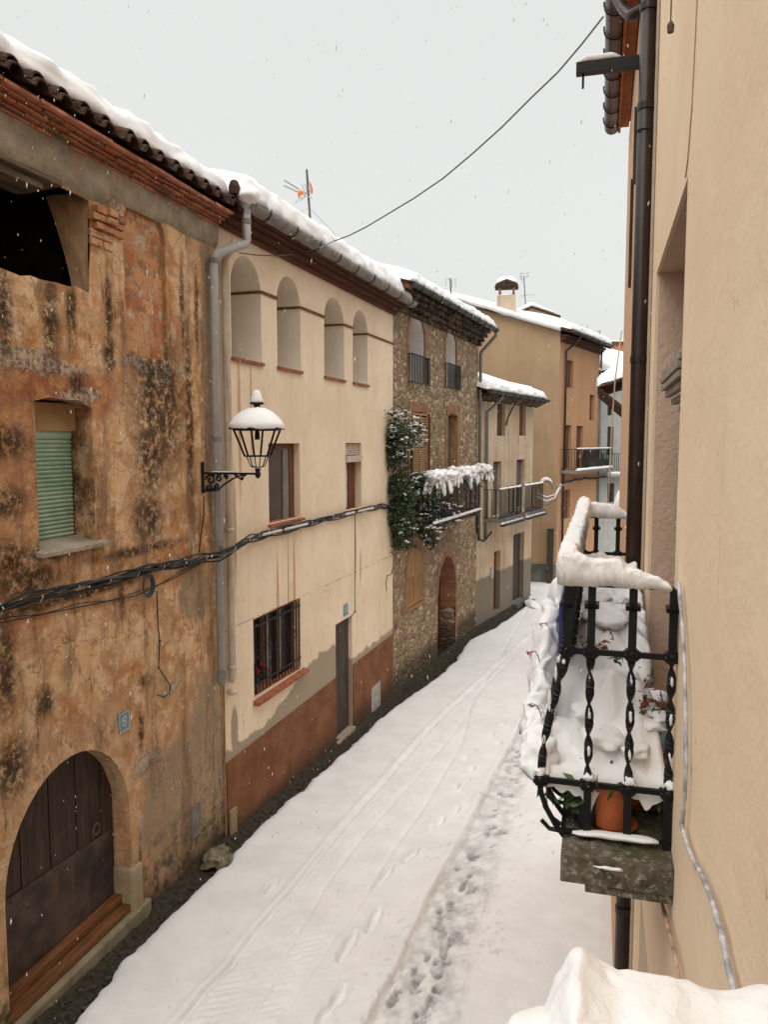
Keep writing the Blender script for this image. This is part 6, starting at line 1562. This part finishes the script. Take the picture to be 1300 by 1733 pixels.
# ================================================================== climbing plant and snowy shrubs on the stone house
CL = empty('climbing_plant', F3.mat(.9, 0, -.3), 'dark green climber dusted with snow covering the left edge of the stone house', 'climbing plant')
cinv = Matrix.Translation((-.9, 0, .3))
mb = MB(); mb2 = MB(); sb = MB(); rr = random.Random(77)
zones = [(678,735,.45,.22,.5,420,.35),(676,790,.22,.2,.75,500,.04),(678,850,.28,.22,.55,650,.05),(690,868,.5,.25,.45,700,.10),(684,905,.35,.2,.3,420,.04),(715,850,.55,.3,.55,650,.28),(740,868,.45,.3,.35,450,.35),(725,895,.40,.25,.28,330,.35),(700,735,.35,.25,.25,260,.5),(676,940,.05,.05,.08,24,0),(710,818,.4,.25,.25,240,.4),(672,760,.12,.15,.5,260,.02),(735,920,.12,.1,.25,90,.2)]
for (px, py, ru_, ry_, rz_, n, sn_) in zones:
    u, z = F3.pix(px, py, -.25)
    for _ in range(n):
        p = Vector((u+rr.uniform(-1,1)*ru_*(.4+.6*rr.random()), -.06-abs(rr.gauss(0,.8))*ry_, z+rr.uniform(-1,1)*rz_)); 
        if noise.noise(p*4) < -.18: continue
        p = cinv @ p; leafset(mb if rr.random() < .7 else mb2, p, 3, (.035,.035,.035), rr.uniform(.03,.055), rr)
        if rr.random() < sn_*.55: leafset(sb, p+Vector((0,-.02,.03)), 3, (.03,.03,.012), .028, rr)
    for _ in range(int(n*sn_*.30)):
        p = cinv @ Vector((u+rr.uniform(-1,1)*ru_, -.12-abs(rr.gauss(0,1))*ry_, z+rr.uniform(-1,1)*rz_)); s_ = rr.uniform(.010,.034)
        for q_ in range(3): snow_blob(sb, p+Vector((rr.gauss(0,s_),rr.gauss(0,s_),rr.gauss(0,s_*.5))), (s_*rr.uniform(.7,1.7), s_*1.1, s_*.5), 1.0, sub=2)
mb.build('foliage', M_LEAF, CL); mb2.build('foliage', M_LEAFD, CL); tag(sb.build('snow', M_SNOW, CL, smooth=True), kind='stuff')
st = MB()
for k in range(7):
    q = [cinv @ Vector((.25+k*.12+.1*noise.noise(Vector((k, z*1.3, 0))), -.05-.03*k*.3, z)) for z in [2.9+.25*i for i in range(11)]]; st.tube(q, .012, 5)
q = [F3.pix(*p, -.5) for p in ((730,880),(733,905),(735,925),(728,930))]; st.tube([cinv @ Vector((p[0], -.5, p[1])) for p in q], .03, 6); st.build('stem', M_STEM, CL)
rd = MB()
for k in range(5): p = F3.pix(686+rr.gauss(0,8), 703+rr.gauss(0,4), -.15); snow_blob(rd, cinv @ Vector((p[0], -.15, p[1])), (.025,.025,.025), .2, sub=1)
rd.build('red_bloom', M_RED, CL)
shr = [(735,800,.5),(750,797,.5),(768,792,.52),(785,790,.5),(800,788,.52),(820,786,.55)]
for i, (px, py, w_) in enumerate(shr):
    yq = -.75; u, z = F3.pix(px, py+8, yq)
    e = empty('balcony_shrub', F3.mat(u, yq, z-.3), ['first snow laden shrub from the climber on the stone house balcony rail','second snow laden shrub from the climber on the stone house balcony','third snow laden shrub on the stone house balcony, near its middle','fourth snow laden shrub on the stone house balcony','fifth snow laden shrub on the stone house balcony, next to the last','last snow laden shrub on the stone house balcony, overhanging its far end'][i], 'shrub', 'snow laden shrubs along the balcony rail')
    sm = MB(); rr = random.Random(i+5)
    for k in range(3): snow_blob(sm, (rr.gauss(0,.09), rr.gauss(0,.06), .29+rr.uniform(-.04,.05)), (.25,.18,.12), .8, sub=3)
    for k in range(26):
        a_ = rr.random()*6.28; c_, s_ = math.cos(a_), math.sin(a_); R_ = rr.uniform(.16,.30); dn = rr.uniform(.12,.34); h0 = rr.uniform(.28,.38)
        q_ = [Vector((c_*R_*t, s_*R_*.8*t-.02, h0-dn*t**2.2))+Vector((noise.noise(Vector((k,t*3,i))),noise.noise(Vector((t*3,k,i))),noise.noise(Vector((i,k,t*4)))))*.03 for t in (.1,.3,.5,.7,.85,1,1.1)]
        w_ = rr.uniform(.035,.065); sm.tube(q_, [w_*1.2,w_*1.3,w_*1.2,w_,w_*.9,w_*.7,w_*.3], 7)
    sm.build('snow', M_SNOW, e, smooth=True)
    lm = MB(); leafset(lm, (0,.02,.10), 260, (.17,.12,.10), .04, rr); lm.build('foliage', M_LEAF, e)

# ================================================================== falling snow
mb = MB(); rr = random.Random(99)
for k in range(5200):
    px = rr.uniform(-30, 1330); py = rr.uniform(-30, 1760); Y = 2.2+18*rr.random()**.8
    p = at(px, py, Y)
    if p.z < gz(Y)+.12 or p.x > WA+WB*Y-.1 or p.x < facx(max(4, Y))+.1: continue
    s_ = rr.uniform(.0016, .0033); l_ = s_*rr.uniform(1.5, 4.0); t = rr.gauss(.08, .08)
    a = [mb.V(p+Vector((s_*math.cos(j*2.094), s_*math.sin(j*2.094), 0))) for j in range(3)]; tp = mb.V(p+Vector((t*l_, 0, l_))); bt = mb.V(p-Vector((t*l_, 0, l_)))
    for j in range(3): mb.F([a[j], a[(j+1)%3], tp]); mb.F([a[(j+1)%3], a[j], bt])
o = mb.build('falling_snow', M_SNOW); tag(o, 'fine snowflakes falling through the whole street', None, kind='stuff')
